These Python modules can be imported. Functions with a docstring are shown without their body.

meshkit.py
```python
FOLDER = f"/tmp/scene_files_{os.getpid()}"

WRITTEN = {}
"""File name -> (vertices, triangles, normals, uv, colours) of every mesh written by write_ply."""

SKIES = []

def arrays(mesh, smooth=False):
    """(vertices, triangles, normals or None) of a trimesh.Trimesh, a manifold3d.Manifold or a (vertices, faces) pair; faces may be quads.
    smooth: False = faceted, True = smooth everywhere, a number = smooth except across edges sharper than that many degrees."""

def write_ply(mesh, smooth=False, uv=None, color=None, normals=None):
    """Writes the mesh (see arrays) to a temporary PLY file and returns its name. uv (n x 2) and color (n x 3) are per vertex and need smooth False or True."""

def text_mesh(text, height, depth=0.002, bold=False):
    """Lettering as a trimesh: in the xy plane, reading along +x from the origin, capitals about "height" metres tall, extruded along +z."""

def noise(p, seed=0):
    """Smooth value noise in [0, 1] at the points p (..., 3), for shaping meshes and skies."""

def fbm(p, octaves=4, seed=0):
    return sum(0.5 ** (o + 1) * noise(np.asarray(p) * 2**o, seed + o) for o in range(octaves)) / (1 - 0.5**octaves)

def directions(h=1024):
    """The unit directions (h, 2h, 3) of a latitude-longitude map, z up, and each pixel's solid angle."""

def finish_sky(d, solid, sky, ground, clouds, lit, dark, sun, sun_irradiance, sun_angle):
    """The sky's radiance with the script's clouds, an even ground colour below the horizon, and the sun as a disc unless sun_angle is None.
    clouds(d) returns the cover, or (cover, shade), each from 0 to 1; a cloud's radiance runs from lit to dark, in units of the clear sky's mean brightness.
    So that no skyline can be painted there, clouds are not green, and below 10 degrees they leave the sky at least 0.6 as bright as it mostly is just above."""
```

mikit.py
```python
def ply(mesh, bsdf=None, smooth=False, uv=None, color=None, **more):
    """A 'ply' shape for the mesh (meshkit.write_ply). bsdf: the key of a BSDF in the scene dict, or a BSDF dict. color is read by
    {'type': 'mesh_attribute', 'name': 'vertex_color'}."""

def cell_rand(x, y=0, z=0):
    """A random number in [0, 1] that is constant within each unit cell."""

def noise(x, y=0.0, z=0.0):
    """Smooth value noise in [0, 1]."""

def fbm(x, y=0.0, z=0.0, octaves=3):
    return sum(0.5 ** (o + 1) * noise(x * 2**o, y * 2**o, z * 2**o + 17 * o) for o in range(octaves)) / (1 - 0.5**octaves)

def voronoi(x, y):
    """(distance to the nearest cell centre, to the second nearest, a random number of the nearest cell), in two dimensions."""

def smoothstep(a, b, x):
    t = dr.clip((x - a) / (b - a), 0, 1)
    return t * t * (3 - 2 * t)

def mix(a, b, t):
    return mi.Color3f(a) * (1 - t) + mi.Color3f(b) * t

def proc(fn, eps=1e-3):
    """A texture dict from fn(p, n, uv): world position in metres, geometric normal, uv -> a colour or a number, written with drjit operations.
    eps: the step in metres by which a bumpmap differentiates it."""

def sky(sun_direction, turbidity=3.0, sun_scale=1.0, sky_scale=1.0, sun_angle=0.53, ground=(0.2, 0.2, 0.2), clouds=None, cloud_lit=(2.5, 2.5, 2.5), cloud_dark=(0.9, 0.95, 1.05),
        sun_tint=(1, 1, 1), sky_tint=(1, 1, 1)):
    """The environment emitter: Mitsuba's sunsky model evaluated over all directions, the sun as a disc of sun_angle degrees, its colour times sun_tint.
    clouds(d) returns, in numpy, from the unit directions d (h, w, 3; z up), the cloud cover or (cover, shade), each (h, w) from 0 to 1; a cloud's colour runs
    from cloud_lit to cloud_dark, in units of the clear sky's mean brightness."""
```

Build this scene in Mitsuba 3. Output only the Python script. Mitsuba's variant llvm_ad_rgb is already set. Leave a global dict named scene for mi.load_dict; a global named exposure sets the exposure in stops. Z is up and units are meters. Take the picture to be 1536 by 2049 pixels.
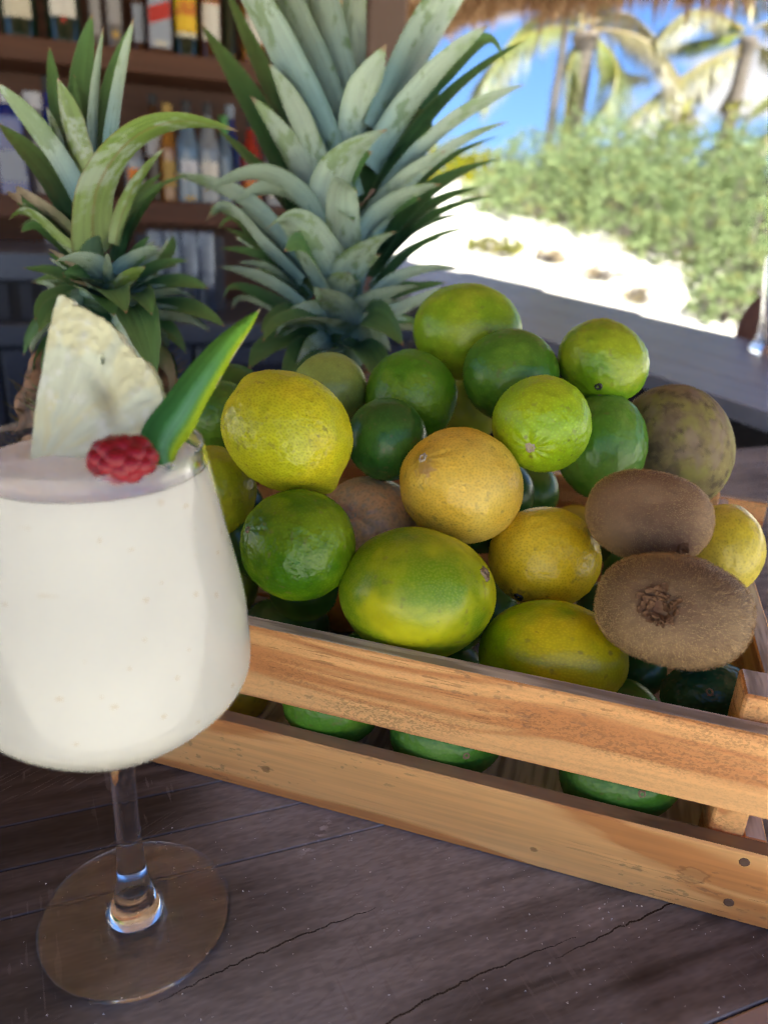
import math, random
import numpy as np
import trimesh
import mitsuba as mi
import drjit as dr
import mikit, meshkit
from shapely.geometry import Polygon
from scipy.interpolate import PchipInterpolator
from scipy.spatial import cKDTree

T = mi.ScalarTransform4f
scene, labels = {}, {}

# ------------------------------------------------------------------ camera, sky, exposure
CAM_UP = [-0.05526, 0.37585, 0.92503]
scene['camera'] = {'type': 'thinlens', 'fov': 53.218, 'fov_axis': 'x', 'aperture_radius': 0.0021, 'focus_distance': 0.40,
                   'near_clip': 0.02, 'far_clip': 3000.0,
                   'to_world': T().look_at(origin=[0, 0, 1.4241], target=[0, 0.92642, 1.4241 - 0.37648], up=CAM_UP)}


def clouds(d):
    z = np.maximum(d[..., 2], 0.0)
    az = np.arctan2(d[..., 0], d[..., 1])
    el = np.arcsin(np.clip(z, 0, 1))
    q = np.stack([az * 7.0, el * 13.0, np.full_like(az, 3.7)], -1)
    n = meshkit.fbm(q, 5, seed=11)
    low = np.clip(1.0 - el / 0.55, 0, 1)
    cov = np.clip((n - (0.66 - 0.19 * low)) / 0.11, 0, 1)
    cov = cov * cov * (3 - 2 * cov)
    q2 = q + np.array([0.0, -0.55, 0.0])
    shade = np.clip((meshkit.fbm(q2, 4, seed=11) - 0.42) / 0.35, 0, 1) * 0.75
    return cov, shade


SUN = (0.30, -0.36, 0.88)
scene['sky_light'] = mikit.sky(SUN, turbidity=2.2, sky_scale=0.31, sky_tint=(0.55, 0.80, 1.22), sun_tint=(0.85, 1.0, 1.16), clouds=clouds, cloud_lit=(2.9, 2.85, 2.8), cloud_dark=(1.35, 1.4, 1.55),
                               ground=(0.45, 0.40, 0.33))
exposure = 3.85

# ------------------------------------------------------------------ helpers
BAR = 1.10                       # height of the counter tops
CA, SA = math.cos(math.radians(22)), math.sin(math.radians(22))
TH = -0.27837                    # heading of the fruit crate
CRATE_O = np.array([0.0, 0.33358, BAR])
rng = np.random.default_rng(7)


def bar_to_world(v):
    """The bar's own frame (along the counter, across it, up) to world."""
    v = np.asarray(v, float)
    return np.stack([v[..., 0] * CA - v[..., 1] * SA, v[..., 0] * SA + v[..., 1] * CA, v[..., 2]], -1)


def crate_to_world(v):
    v = np.asarray(v, float)
    c, s = math.cos(TH), math.sin(TH)
    return np.stack([v[..., 0] * c - v[..., 1] * s, v[..., 0] * s + v[..., 1] * c, v[..., 2]], -1) + CRATE_O


def moved(mesh, fn):
    m = mesh.copy()
    m.vertices = fn(np.array(m.vertices))
    return m


_used = {}


def numbered(key):
    n = _used.get(key, -1) + 1
    _used[key] = n
    return key if n == 0 else f'{key}_{n:03d}'


def add(key, mesh, bsdf, smooth=False, color=None, **more):
    key = numbered(key)
    scene[key] = mikit.ply(mesh, bsdf, smooth=smooth, color=color, **more)
    return key


def put(key, mesh, bsdf, smooth=False, color=None, **more):
    scene[key] = mikit.ply(mesh, bsdf, smooth=smooth, color=color, **more)
    return key


def thing(key, label, cat, group=None):
    key = numbered(key)
    tag(key, label, cat, group)
    return key


def tag(key, label, cat, group=None):
    labels[key] = {'label': label, 'category': cat}
    if group:
        labels[key]['group'] = group


def kind(key, k, label=None):
    labels[key] = {'kind': k}
    if label:
        labels[key]['label'] = label


def box(x0, x1, y0, y1, z0, z1, bev=0.0):
    """A box with chamfered edges."""
    if bev <= 0:
        m = trimesh.creation.box((x1 - x0, y1 - y0, z1 - z0))
        m.apply_translation(((x0 + x1) / 2, (y0 + y1) / 2, (z0 + z1) / 2))
        return m
    pts = []
    h = np.array([x1 - x0, y1 - y0, z1 - z0]) / 2
    for sx in (-1, 1):
        for sy in (-1, 1):
            for sz in (-1, 1):
                s = np.array([sx, sy, sz])
                for k in range(3):
                    q = h - bev
                    q[k] = h[k]
                    pts.append(s * q)
    m = trimesh.convex.convex_hull(np.array(pts))
    m.apply_translation(((x0 + x1) / 2, (y0 + y1) / 2, (z0 + z1) / 2))
    return m


def cat(ms):
    return trimesh.util.concatenate(ms)


def lathe(pts, n=48, center=(0, 0, 0)):
    """Revolves (r, z) points about z; for points running up the outside the normals look outward."""
    pts = np.asarray(pts, float)
    a = np.arange(n) / n * 2 * np.pi
    v = np.stack([pts[:, None, 0] * np.cos(a), pts[:, None, 0] * np.sin(a), np.repeat(pts[:, 1:2], n, 1)], -1).reshape(-1, 3)
    f = []
    m = len(pts)
    i = np.arange(n)
    j = (i + 1) % n
    for k in range(m - 1):
        if pts[k, 0] > 1e-9 or pts[k + 1, 0] > 1e-9:
            A, B, C, D = k * n + i, k * n + j, (k + 1) * n + j, (k + 1) * n + i
            if pts[k, 0] > 1e-9:
                f.append(np.stack([A, B, C] if pts[k + 1, 0] > 1e-9 else [A, B, D], 1))
            if pts[k + 1, 0] > 1e-9:
                f.append(np.stack([A, C, D], 1))
    m = trimesh.Trimesh(v + np.asarray(center), np.vstack(f), process=False)
    return m


def tube(path, radii, n=8):
    path = np.asarray(path, float)
    radii = np.broadcast_to(radii, len(path))
    t = np.gradient(path, axis=0)
    t /= np.linalg.norm(t, axis=1, keepdims=True) + 1e-12
    ref = np.array([0, 0, 1.0]) if abs(t[0, 2]) < 0.9 else np.array([1.0, 0, 0])
    u = np.cross(t, ref)
    u /= np.linalg.norm(u, axis=1, keepdims=True) + 1e-12
    w = np.cross(t, u)
    a = np.arange(n) / n * 2 * np.pi
    v = path[:, None] + radii[:, None, None] * (np.cos(a)[None, :, None] * u[:, None] + np.sin(a)[None, :, None] * w[:, None])
    v = np.vstack([v.reshape(-1, 3), path[:1], path[-1:]])
    f = []
    i, j = np.arange(n), (np.arange(n) + 1) % n
    for k in range(len(path) - 1):
        f += [np.stack([k * n + i, (k + 1) * n + j, (k + 1) * n + i], 1), np.stack([k * n + i, k * n + j, (k + 1) * n + j], 1)]
    e = len(v)
    f += [np.stack([i * 0 + e - 2, j, i], 1), np.stack([i * 0 + e - 1, (len(path) - 1) * n + i, (len(path) - 1) * n + j], 1)]
    return trimesh.Trimesh(v, np.vstack(f), process=False)


def curve(pts, n):
    """A smooth curve through a few points, n points evenly along its parameter."""
    pts = np.asarray(pts, float)
    s = np.concatenate([[0], np.cumsum(np.linalg.norm(np.diff(pts, axis=0), axis=1))])
    s /= s[-1]
    if len(pts) == 2:
        return pts[0] + (pts[1] - pts[0]) * np.linspace(0, 1, n)[:, None]
    if len(pts) == 3:                                   # one arc: a parabola through the three points
        b = (pts[1] - pts[0] * (1 - s[1]) ** 2 - pts[2] * s[1] ** 2) / (2 * s[1] * (1 - s[1]))
        t = np.linspace(0, 1, n)[:, None]
        return pts[0] * (1 - t) ** 2 + 2 * b * t * (1 - t) + pts[2] * t ** 2
    from scipy.interpolate import CubicSpline
    return CubicSpline(s, pts, bc_type='natural')(np.linspace(0, 1, n))


def lerp(a, b, t):
    return np.asarray(a) * (1 - t) + np.asarray(b) * t


def sstep(a, b, x):
    t = np.clip((x - a) / (b - a), 0, 1)
    return t * t * (3 - 2 * t)


def rgb(*c):
    return {'type': 'rgb', 'value': list(c)}


def principled(color, rough=0.5, **k):
    return {'type': 'principled', 'base_color': rgb(*color) if isinstance(color, (tuple, list)) else color, 'roughness': rough, **k}


def two(b, c=None):
    return {'type': 'twosided', 'a': b} if c is None else {'type': 'twosided', 'a': b, 'b': c}


VCOL = {'type': 'mesh_attribute', 'name': 'vertex_color'}

# ------------------------------------------------------------------ materials


def bar_coords(p):
    return p.x * CA + p.y * SA, -p.x * SA + p.y * CA


SMEAR = (0.0945, 0.3070)         # a little dried smear on the counter


def bar_wood_fn(p, n, uv):
    u, w = bar_coords(p)
    z = p.z
    g = mikit.fbm(u * 9, w * 160, z * 160, 4)
    g2 = mikit.fbm(u * 3.0 + 7, w * 40, z * 40, 3)
    blot = mikit.fbm(u * 7 + 3, w * 7, z * 3, 4)
    fine = mikit.noise(u * 260, w * 900, 1.0)
    c = mikit.mix([0.019, 0.013, 0.013], [0.060, 0.043, 0.043], mikit.smoothstep(0.3, 0.75, 0.5 * g + 0.5 * g2))
    wear = mikit.smoothstep(0.24, 0.66, blot + 0.24 * (g - 0.5)) * mikit.smoothstep(-0.12, 0.12, u + 0.30 * (blot - 0.5))
    c = mikit.mix(c, [0.335, 0.312, 0.306], wear * 0.82)
    scr = mikit.smoothstep(0.80, 0.88, mikit.noise(u * 60 + w * 25, w * 900 - u * 500, 5.0)) * mikit.smoothstep(0.45, 0.7, mikit.noise(u * 18, w * 22, 9.0))
    c = mikit.mix(c, [0.20, 0.17, 0.165], scr * 0.34)
    scr2 = mikit.smoothstep(0.84, 0.90, mikit.noise(u * 700 + w * 60, w * 70 - u * 30, 15.0)) * mikit.smoothstep(0.45, 0.7, mikit.noise(u * 21, w * 19, 19.0))
    c = mikit.mix(c, [0.20, 0.17, 0.165], scr2 * 0.34)
    sm = dr.exp(-(dr.square((u - SMEAR[0]) / 0.010) + dr.square((w - SMEAR[1] - 0.9 * (u - SMEAR[0])) / 0.004)))
    c = mikit.mix(c, [0.55, 0.54, 0.56], sm * mikit.smoothstep(0.48, 0.62, mikit.fbm(u * 420, w * 700, 3.0, 3)) * 0.7)
    return c * (0.77 + 0.32 * fine + 0.14 * mikit.noise(u * 130, w * 420, 6.0))


def bar_rough_fn(p, n, uv):
    u, w = bar_coords(p)
    return 0.40 + 0.28 * mikit.fbm(u * 14, w * 50, 2.0, 3)


def bar_bump_fn(p, n, uv):
    u, w = bar_coords(p)
    return mikit.fbm(u * 25, w * 260, p.z * 100, 3) + 0.6 * mikit.noise(u * 300, w * 420, 0.0)


def bar_grey_fn(p, n, uv):
    u, w = bar_coords(p)
    g = mikit.fbm(u * 90, w * 5, 1.0, 4)
    b = mikit.fbm(u * 6, w * 6, 2.0, 3)
    return mikit.mix([0.14, 0.155, 0.195], [0.245, 0.27, 0.335], 0.55 * g + 0.45 * b)  # grey wood with the blue of the reflected sky mixed into its colour


def crate_coords(p):
    c, s = math.cos(TH), math.sin(TH)
    x, y = p.x - float(CRATE_O[0]), p.y - float(CRATE_O[1])
    return x * c + y * s, -x * s + y * c, p.z - BAR


def make_crate_wood(rough_sawn, along, seed):
    def fn(p, n, uv):
        s, q, z = crate_coords(p)
        if not along:
            s, q = q, s
        z = z + seed * 0.37
        wob = mikit.fbm(s * 5.0 + seed, z * 12.0, q * 12, 3)
        ring = mikit.fbm(s * 0.9 + seed * 3.1, z * 95.0 + wob * 3.4, q * 45.0 + wob * 2.0, 3)
        lines = mikit.smoothstep(0.47, 0.64, ring)
        grain = mikit.fbm(s * 14, z * 520, q * 520, 3)
        c = mikit.mix([0.66, 0.315, 0.105], [0.76, 0.425, 0.165], mikit.fbm(s * 6, z * 30, q * 30, 3))
        c = mikit.mix(c, [0.47, 0.165, 0.045], lines * 0.8)
        c = c * (0.86 + 0.28 * grain)
        dash = mikit.smoothstep(0.80, 0.86, mikit.noise(s * 70 + seed, z * 1300, q * 900)) * mikit.smoothstep(0.5, 0.62, mikit.fbm(s * 9 + 5, z * 40, q * 30, 2))
        c = mikit.mix(c, [0.16, 0.055, 0.018], dash * 0.38)
        if not rough_sawn:
            c = c * mi.Color3f(1.06, 1.10, 1.10)
        if rough_sawn:
            fuzz = 0.6 * mikit.noise(s * 1100 + z * 540, z * 2000 - s * 400, q * 900) + 0.4 * mikit.noise(s * 520 + z * 190, z * 1100 - s * 190, q * 700)
            patch = mikit.smoothstep(0.40, 0.62, mikit.fbm(s * 11 + 2, z * 45, q * 20, 3))
            c = c * (1.0 - 0.30 * (0.3 + 0.7 * patch) * mikit.smoothstep(0.42, 0.70, fuzz))
        dirt = mikit.smoothstep(0.66, 0.76, mikit.fbm(s * 190 + seed * 9, z * 480, q * 300, 3)) * mikit.smoothstep(0.50, 0.66, mikit.noise(s * 22 + 3, z * 40, q * 30))
        c = mikit.mix(c, [0.10, 0.065, 0.045], dirt * 0.32)
        if along and not rough_sawn:                  # a pale knot plug and a small dark knot
            for ks, kz, kr, kc in ((0.1695, 0.0225, 0.0052, [0.50, 0.25, 0.09]), (-0.062, 0.0185, 0.0022, [0.12, 0.05, 0.02]), (0.092, 0.012, 0.0016, [0.14, 0.06, 0.025])):
                dd = dr.sqrt(dr.square((s - ks) / 1.25) + dr.square(z - seed * 0.37 - kz)) / kr + 0.5 * (mikit.noise(s * 400, z * 700, 1.0) - 0.5)
                c = mikit.mix(c, kc, mikit.smoothstep(1.0, 0.75, dd) * 0.55)
                c = mikit.mix(c, [0.17, 0.065, 0.022], mikit.smoothstep(0.75, 0.95, dd) * mikit.smoothstep(1.2, 1.0, dd) * 0.35)
        # the sawn top edge of a slat is weathered grey
        top = mikit.smoothstep(0.8, 0.95, n.z)
        grey = mikit.mix([0.27, 0.235, 0.205], [0.66, 0.60, 0.54], mikit.smoothstep(0.3, 0.72, mikit.fbm(s * 30, q * 260, z * 8, 3)))
        if rough_sawn:
            return mikit.mix(c, grey, top * 0.92)
        brown = mikit.mix([0.38, 0.21, 0.12], [0.62, 0.38, 0.21], mikit.fbm(s * 22, q * 150, z * 8, 3))
        stain = mikit.smoothstep(0.115, 0.165, s + 0.05 * (mikit.fbm(s * 60, q * 200, 3.0, 3) - 0.5))
        brown = mikit.mix(brown, [0.022, 0.018, 0.016], stain * 0.7)
        return mikit.mix(c, brown, top * 0.85)
    return fn


def crate_bump_fn(p, n, uv):
    s, q, z = crate_coords(p)
    return mikit.noise(s * 420 + z * 200, z * 900, q * 900) + 0.8 * mikit.fbm(s * 20, z * 420, q * 420, 2)


def shelf_wood_fn(p, n, uv):
    u, w = bar_coords(p)
    g = mikit.fbm(u * 2.5, w * 30, p.z * 34, 4)
    return mikit.mix([0.050, 0.020, 0.011], [0.150, 0.060, 0.028], g)


def sand_fn(p, n, uv):
    a = mikit.fbm(p.x * 2.3, p.y * 2.3, 0.0, 4)
    b = mikit.noise(p.x * 60, p.y * 60, 2.0)
    return mikit.mix([0.56, 0.52, 0.45], [0.70, 0.665, 0.60], 0.75 * a + 0.25 * b)


def thatch_fn(p, n, uv):
    g = mikit.fbm(p.x * 30, p.y * 30, p.z * 5, 3)
    return mikit.mix([0.22, 0.115, 0.055], [0.50, 0.345, 0.205], g)


def trunk_fn(p, n, uv):
    g = mikit.fbm(p.x * 6, p.y * 6, p.z * 26, 3)
    return mikit.mix([0.10, 0.082, 0.066], [0.24, 0.205, 0.17], g)


def leaf_noise(p, uv):
    return mikit.fbm(p.x * 26, p.y * 26, p.z * 26, 4)


def leaf_pale_fn(p, n, uv):
    """Outer, waxy side of a crown leaf: blue-grey bloom, green where it is rubbed off, dry at the tip."""
    u, v = uv.x, uv.y
    n1 = leaf_noise(p, uv)
    streak = mikit.noise(u * 26, v * 3.0 + p.x * 20, 4.0)
    wax = mikit.mix([0.17, 0.31, 0.31], [0.43, 0.53, 0.37], mikit.smoothstep(0.08, 0.62, v + 0.3 * (n1 - 0.5)))
    wax = wax * (0.80 + 0.22 * streak + 0.18 * mikit.noise(u * 64, v * 2.5 + p.x * 15, 9.0))
    green = mikit.mix([0.075, 0.16, 0.05], [0.22, 0.34, 0.07], mikit.smoothstep(0.2, 0.85, v))
    n2 = mikit.fbm(p.x * 150, p.y * 150, p.z * 55, 3)
    n3 = mikit.fbm(u * 9 + p.x * 40, v * 7 + p.z * 30, p.y * 30, 3)
    rub = mikit.smoothstep(0.585, 0.66, 0.40 * n1 + 0.25 * n2 + 0.35 * n3 + 0.10 * v) * 0.62
    edge = mikit.smoothstep(0.90, 0.99, dr.abs(2 * u - 1))
    c = mikit.mix(wax, green, dr.minimum(rub + edge * 0.40, 1.0))
    tip = mikit.smoothstep(0.93, 0.98, v + 0.09 * (n1 - 0.5))
    return mikit.mix(c, [0.34, 0.225, 0.12], tip)


def leaf_yellow_fn(p, n, uv):
    """Outer side of an ageing crown leaf: yellow-green with a broken pale film and a brown margin."""
    u, v = uv.x, uv.y
    n1 = leaf_noise(p, uv)
    n3 = mikit.fbm(u * 7 + p.x * 60, v * 12 + p.z * 40, p.y * 30, 4)
    streak = mikit.noise(u * 30, v * 3.0, 4.0)
    c = mikit.mix([0.33, 0.42, 0.15], [0.20, 0.30, 0.06], mikit.smoothstep(0.0, 0.6, v)) * (0.84 + 0.32 * streak)
    film = mikit.smoothstep(0.47, 0.60, 0.5 * n1 + 0.5 * n3)
    c = mikit.mix(c, [0.47, 0.54, 0.39], film * 0.72)
    crease = mikit.smoothstep(0.045, 0.0, dr.abs(u - 0.70 - 0.06 * (n1 - 0.5))) + mikit.smoothstep(0.94, 0.99, dr.abs(2 * u - 1))
    c = mikit.mix(c, [0.24, 0.16, 0.05], dr.minimum(crease, 1.0) * 0.55)
    return mikit.mix(c, [0.40, 0.27, 0.16], mikit.smoothstep(0.94, 0.985, v + 0.03 * (n1 - 0.5)))


def leaf_green_fn(p, n, uv):
    """Inner side of a crown leaf: deep green, faintly ribbed."""
    u, v = uv.x, uv.y
    n1 = leaf_noise(p, uv)
    streak = mikit.noise(u * 34, v * 2.0 + p.x * 10, 7.0)
    c = mikit.mix([0.028, 0.090, 0.036], [0.105, 0.225, 0.060], mikit.smoothstep(0.1, 0.9, v + 0.4 * (n1 - 0.5)))
    c = c * (0.70 + 0.40 * streak + 0.20 * mikit.noise(u * 70, v * 2.0 + p.x * 12, 3.0))
    edge = mikit.smoothstep(0.86, 0.98, dr.abs(2 * u - 1))
    c = mikit.mix(c, [0.16, 0.24, 0.10], edge * 0.6)
    tip = mikit.smoothstep(0.955, 0.985, v)
    return mikit.mix(c, [0.32, 0.20, 0.10], tip)


def dry_leaf_fn(p, n, uv):
    g = mikit.fbm(p.x * 120, p.y * 120, p.z * 60, 3)
    c = mikit.mix([0.17, 0.115, 0.06], [0.43, 0.35, 0.22], g)
    gr = mikit.smoothstep(0.15, 0.75, uv.y + 0.4 * (g - 0.5))
    return mikit.mix(mikit.mix([0.07, 0.12, 0.05], [0.20, 0.22, 0.08], g), c, gr)


def garnish_fn(p, n, uv):
    u, v = uv.x, uv.y
    s = mikit.noise(u * 30, v * 1.5, 1.0)
    c = mikit.mix([0.055, 0.20, 0.055], [0.14, 0.32, 0.04], mikit.smoothstep(0.25, 1.0, v))
    c = mikit.mix(c, [0.11, 0.25, 0.15], mikit.smoothstep(0.30, 0.50, u) * mikit.smoothstep(0.75, 0.55, u) * mikit.smoothstep(0.8, 0.3, v) * 0.8)
    c = mikit.mix(c, [0.34, 0.46, 0.02], mikit.smoothstep(0.60, 0.92, u) * 0.9)
    c = c * (0.76 + 0.3 * s + 0.18 * mikit.noise(u * 75, v * 2.0, 8.0))
    nick = mikit.smoothstep(0.955, 0.985, u) * mikit.smoothstep(0.60, 0.68, mikit.noise(v * 13, 3.0, 2.0)) * mikit.smoothstep(0.45, 0.6, v)
    tip = mikit.smoothstep(0.965, 0.99, v)
    return mikit.mix(c, [0.62, 0.52, 0.33], dr.maximum(nick, tip))


def drink_fn(p, n, uv):
    sp = mikit.smoothstep(0.86, 0.93, mikit.noise(p.x * 230, p.y * 230, p.z * 230))
    big = mikit.fbm(p.x * 25, p.y * 25, p.z * 25, 3)
    c = mikit.mix([0.615, 0.60, 0.535], [0.665, 0.65, 0.585], big)
    return mikit.mix(c, [0.52, 0.43, 0.28], sp * 0.45)


def steel_fn(p, n, uv):
    g = mikit.noise(p.x * 9, p.y * 9, p.z * 700)
    return mikit.mix([0.075, 0.095, 0.135], [0.125, 0.15, 0.20], g)


M = scene
M['bar_wood'] = {'type': 'bumpmap', 'scale': 0.00012, 'arbitrary': mikit.proc(bar_bump_fn, 3e-4),
                 'bsdf': principled(mikit.proc(bar_wood_fn), mikit.proc(bar_rough_fn), specular=0.5)}
M['bar_wood_grey'] = principled(mikit.proc(bar_grey_fn), 0.36, specular=0.6)
M['panel_dark'] = principled((0.016, 0.011, 0.010), 0.6)
M['trim_wood'] = principled((0.40, 0.29, 0.23), 0.75, specular=0.2)
M['bar_edge_wood'] = principled(mikit.proc(bar_wood_fn), 0.5)
for k, (rs, al, sd) in {'slat_wood_rough': (True, True, 0.0), 'slat_wood': (False, True, 3.0), 'slat_wood_end': (True, False, 5.0)}.items():
    M[k] = {'type': 'bumpmap', 'scale': 0.00010 if rs else 0.00004, 'arbitrary': mikit.proc(crate_bump_fn, 2e-4),
            'bsdf': principled(mikit.proc(make_crate_wood(rs, al, sd)), 0.55 if rs else 0.42, specular=0.4)}
M['shelf_wood'] = principled(mikit.proc(shelf_wood_fn), 0.5, specular=0.4)
M['pillar_wood'] = principled((0.155, 0.105, 0.085), 0.7)
M['sand_ground'] = {'type': 'diffuse', 'reflectance': mikit.proc(sand_fn)}
M['thatch'] = two({'type': 'diffuse', 'reflectance': mikit.proc(thatch_fn)})
M['trunk_bark'] = {'type': 'diffuse', 'reflectance': mikit.proc(trunk_fn)}
M['leaf_pale_over_green'] = two(principled(mikit.proc(leaf_green_fn), 0.42, specular=0.5), principled(mikit.proc(leaf_pale_fn), 0.55, specular=0.4))
M['leaf_yellow_over_green'] = two(principled(mikit.proc(leaf_green_fn), 0.42, specular=0.5), principled(mikit.proc(leaf_yellow_fn), 0.40, specular=0.5))
M['leaf_dry'] = two(principled(mikit.proc(dry_leaf_fn), 0.7))
M['leaf_garnish'] = {'type': 'principledthin', 'base_color': mikit.proc(garnish_fn), 'roughness': 0.5, 'diff_trans': 0.6, 'eta': 1.4}
M['foliage'] = two({'type': 'diffuse', 'reflectance': VCOL})
M['palm_leaf'] = two(principled(VCOL, 0.45, specular=0.4))
M['citrus_skin'] = principled(VCOL, 0.31, specular=0.42)
M['smooth_skin'] = principled(VCOL, 0.30, specular=0.42)
M['matte_skin'] = principled(VCOL, 0.62, specular=0.15)
M['core_green'] = principled((0.05, 0.11, 0.04), 0.6)
M['fuzz_hair'] = two(principled((0.42, 0.275, 0.13), 0.55, specular=0.4))
M['stem_bark'] = principled((0.20, 0.14, 0.075), 0.75)
M['stem_pale'] = principled((0.40, 0.33, 0.22), 0.75)
M['stem_black'] = principled((0.018, 0.016, 0.016), 0.5)
M['kiwi_bark'] = two(principled((0.135, 0.070, 0.036), 0.85, specular=0.15))
M['clear_glass'] = {'type': 'dielectric', 'int_ior': 1.5}
M['tumbler_glass'] = {'type': 'thindielectric', 'int_ior': 1.5, 'specular_reflectance': rgb(0.42, 0.47, 0.58), 'specular_transmittance': rgb(0.90, 0.93, 0.97)}
M['bowl_glass'] = {'type': 'dielectric', 'int_ior': 1.36}
M['pane_glass'] = {'type': 'thindielectric', 'int_ior': 1.5}
M['drink_cream'] = principled(mikit.proc(drink_fn), 0.35, specular=0.35)
M['drink_froth_brightened'] = two(principled((0.80, 0.80, 0.79), 0.35, specular=0.3))  # froth whiter than the drink, so its dimly lit top looks brighter
M['pineapple_flesh'] = principled(VCOL, 0.42, specular=0.4)
M['berry_red'] = principled((0.19, 0.003, 0.010), 0.36, specular=0.35)
M['steel'] = principled(mikit.proc(steel_fn), 0.38, metallic=0.55)
M['dark_steel'] = principled((0.035, 0.042, 0.058), 0.45, metallic=0.3)
M['rubber'] = principled((0.010, 0.011, 0.014), 0.6)
M['floor_dark'] = {'type': 'diffuse', 'reflectance': rgb(0.020, 0.016, 0.015)}
M['nail_iron'] = principled((0.13, 0.070, 0.042), 0.6, metallic=0.2)
M['white_grain'] = principled((0.85, 0.85, 0.85), 0.25)
M['pineapple_skin'] = principled(VCOL, 0.6)
for k, c in dict(blue=(0.012, 0.025, 0.22), dark_green=(0.008, 0.022, 0.012), brown=(0.055, 0.018, 0.006), amber=(0.30, 0.13, 0.02), red=(0.28, 0.015, 0.01), clear_white=(0.20, 0.235, 0.27),
                 pale_blue=(0.11, 0.19, 0.28), grey=(0.16, 0.15, 0.15), black=(0.012, 0.012, 0.014)).items():
    M['bottle_' + k] = principled(c, 0.06, specular=0.7)
for k, c in dict(white=(0.72, 0.70, 0.62), cream=(0.66, 0.62, 0.47), yellow=(0.80, 0.52, 0.02), orange=(0.70, 0.22, 0.02), red=(0.50, 0.03, 0.02), blue_grey=(0.33, 0.38, 0.46), gold=(0.50, 0.33, 0.08), green=(0.10, 0.35, 0.08),
                 silver=(0.62, 0.64, 0.68), black=(0.02, 0.02, 0.022), grey=(0.36, 0.35, 0.35)).items():
    M['paper_' + k] = principled(c, 0.5)

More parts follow.
